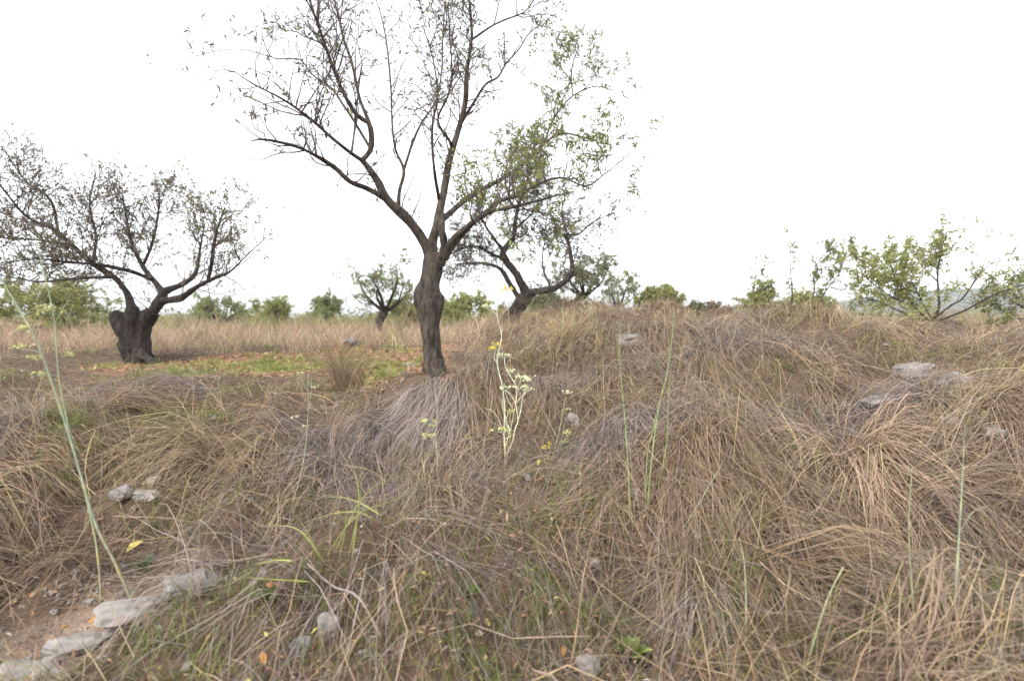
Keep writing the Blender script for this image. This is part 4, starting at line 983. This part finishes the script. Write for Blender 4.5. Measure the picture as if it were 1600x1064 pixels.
for k, (lb, px, py, l_, c) in enumerate([
  ('bright orange leaf lying on the pale stones at lower left', 152, 980, 26, OR), ('yellow curled leaf on the left bank above the pale stones', 210, 866, 26, YE),
  ('orange leaf under the flat green blades in the left foreground', 426, 926, 24, OR), ('small orange leaf just above the starry sprig', 562, 692, 14, PK),
  ('yellow leaf high on the bank above the starry sprig', 566, 668, 14, YE), ('yellow leaf right of the bottom middle foreground', 760, 982, 18, YE), ('brown orange leaf at the bottom middle', 880, 1028, 18, OR),
  ('orange leaf in the straw of the right foreground', 1282, 858, 18, OR), ('yellow leaf at the foot of the small forked fennel', 842, 730, 14, YE), ('orange leaf at the foot of the tall green stems', 1030, 806, 16, (.55, .36, .06)),
  ('orange brown leaf at the bottom of the left foreground', 412, 1040, 24, OR), ('small yellow leaf left of the starry yellow green sprig', 500, 758, 14, YE)]):
    leaf(lb, px, py, l_, c, 600 + k)
def deadwood(label, pts, w0, w1, seed, subs=()):
    b = G(*pts[0]); root = thing('dead_branch', label, 'branch', b); r = rs(seed)
    for k, (pp, a, c) in enumerate([(pts, w0, w1)] + list(subs)):
        p3 = np.array([G(*q) + [0, 0, .05 + .03 * r.uniform()] for q in pp])
        if k == 0: p3[0][2] -= .06
        q = smooth_path(p3, 16); mb = MB(); tube(mb, q, np.linspace(a, c, 16) * .0005, 7, (.25, .21, .19), rough=lambda V, R: R * .15 * W3b(V[..., 0], V[..., 1], V[..., 2]))
        mb.build('stick', M_twig, root, b)
deadwood('grey dead branch lying in the bottom left foreground', [(600, 1000), (560, 960), (520, 935), (480, 905)], 14, 8, 701, [([(545, 950), (520, 985), (500, 1000)], 8, 4)])
deadwood('thin grey twig pointing down at the bottom right of centre', [(1085, 960), (1050, 900), (1010, 840)], 9, 5, 702)
deadwood('dry stick leaning in the straw under the tall green stems', [(1040, 850), (1000, 800), (985, 770)], 8, 4, 703)
# low green weeds
def weed(label, px, py, s_, seed, col=(.12, .2, .05)):
    b = G(px, py); r = rs(seed); root = thing('green_weed', label, 'weed', b, 'small green weeds in the straw'); mb = MB()
    for k in range(26):
        a = r.uniform(0, 6.28); e = r.uniform(.1, 1.2); d = np.array([math.cos(a) * math.cos(e), math.sin(a) * math.cos(e), math.sin(e)])
        L_ = s_ * b[1] / FPX * r.uniform(.4, 1); c = b + d * L_; sd = norm(np.cross(d, UP + .1)); w_ = L_ * .28
        mb.add([b + [0, 0, -.01], b + d * L_ * .6 + sd * w_, c - [0, 0, .1 * L_], b + d * L_ * .6 - sd * w_], f4=[(0, 1, 2, 3)], col=np.array(col) * r.uniform(.7, 1.4))
    mb.build('leaves', M_green, root, b, smooth=False)
for k, (lb, px, py, s_, c) in enumerate([('round green weed above the pale stones at lower left', 228, 890, 30, (.12, .22, .08)), ('bright weed in the bottom right foreground', 1460, 950, 34, (.16, .26, .05)),
   ('green weed at the foot of the leftmost tall green stem', 925, 790, 24, (.13, .2, .05)), ('green weed right of the bottom middle', 735, 930, 22, (.13, .2, .05)),
   ('yellow green weed at the bottom right of centre', 985, 1020, 44, (.2, .25, .06)), ('bright green weed at the bottom right corner', 1560, 935, 30, (.16, .25, .06)), ('small green weed beside the two flat green blades', 420, 935, 30, (.15, .22, .05))]):
    weed(lb, px, py, s_, 720 + k, c)

# ------------------------------------------------------------------ thin air between here and the far hill
def haze():
    m, n, out = new_mat('thin_haze')
    v = n.nodes.new('ShaderNodeVolumePrincipled'); v.inputs['Color'].default_value = (.9, .94, 1, 1)
    v.inputs['Density'].default_value = 0.0008; v.inputs['Anisotropy'].default_value = 0.2
    n.links.new(v.outputs[0], out.inputs['Volume'])
    x, y0, y1, z0, z1 = 1600, -320, 2300, -4, 70
    V = [(a, b, c) for a in (-x, x) for b in (y0, y1) for c in (z0, z1)]
    mb = MB(); mb.add(V, f4=[(0, 1, 3, 2), (4, 6, 7, 5), (0, 4, 5, 1), (2, 3, 7, 6), (0, 2, 6, 4), (1, 5, 7, 3)])
    tag(mb.build('haze', m, smooth=False), kind='stuff')
haze()
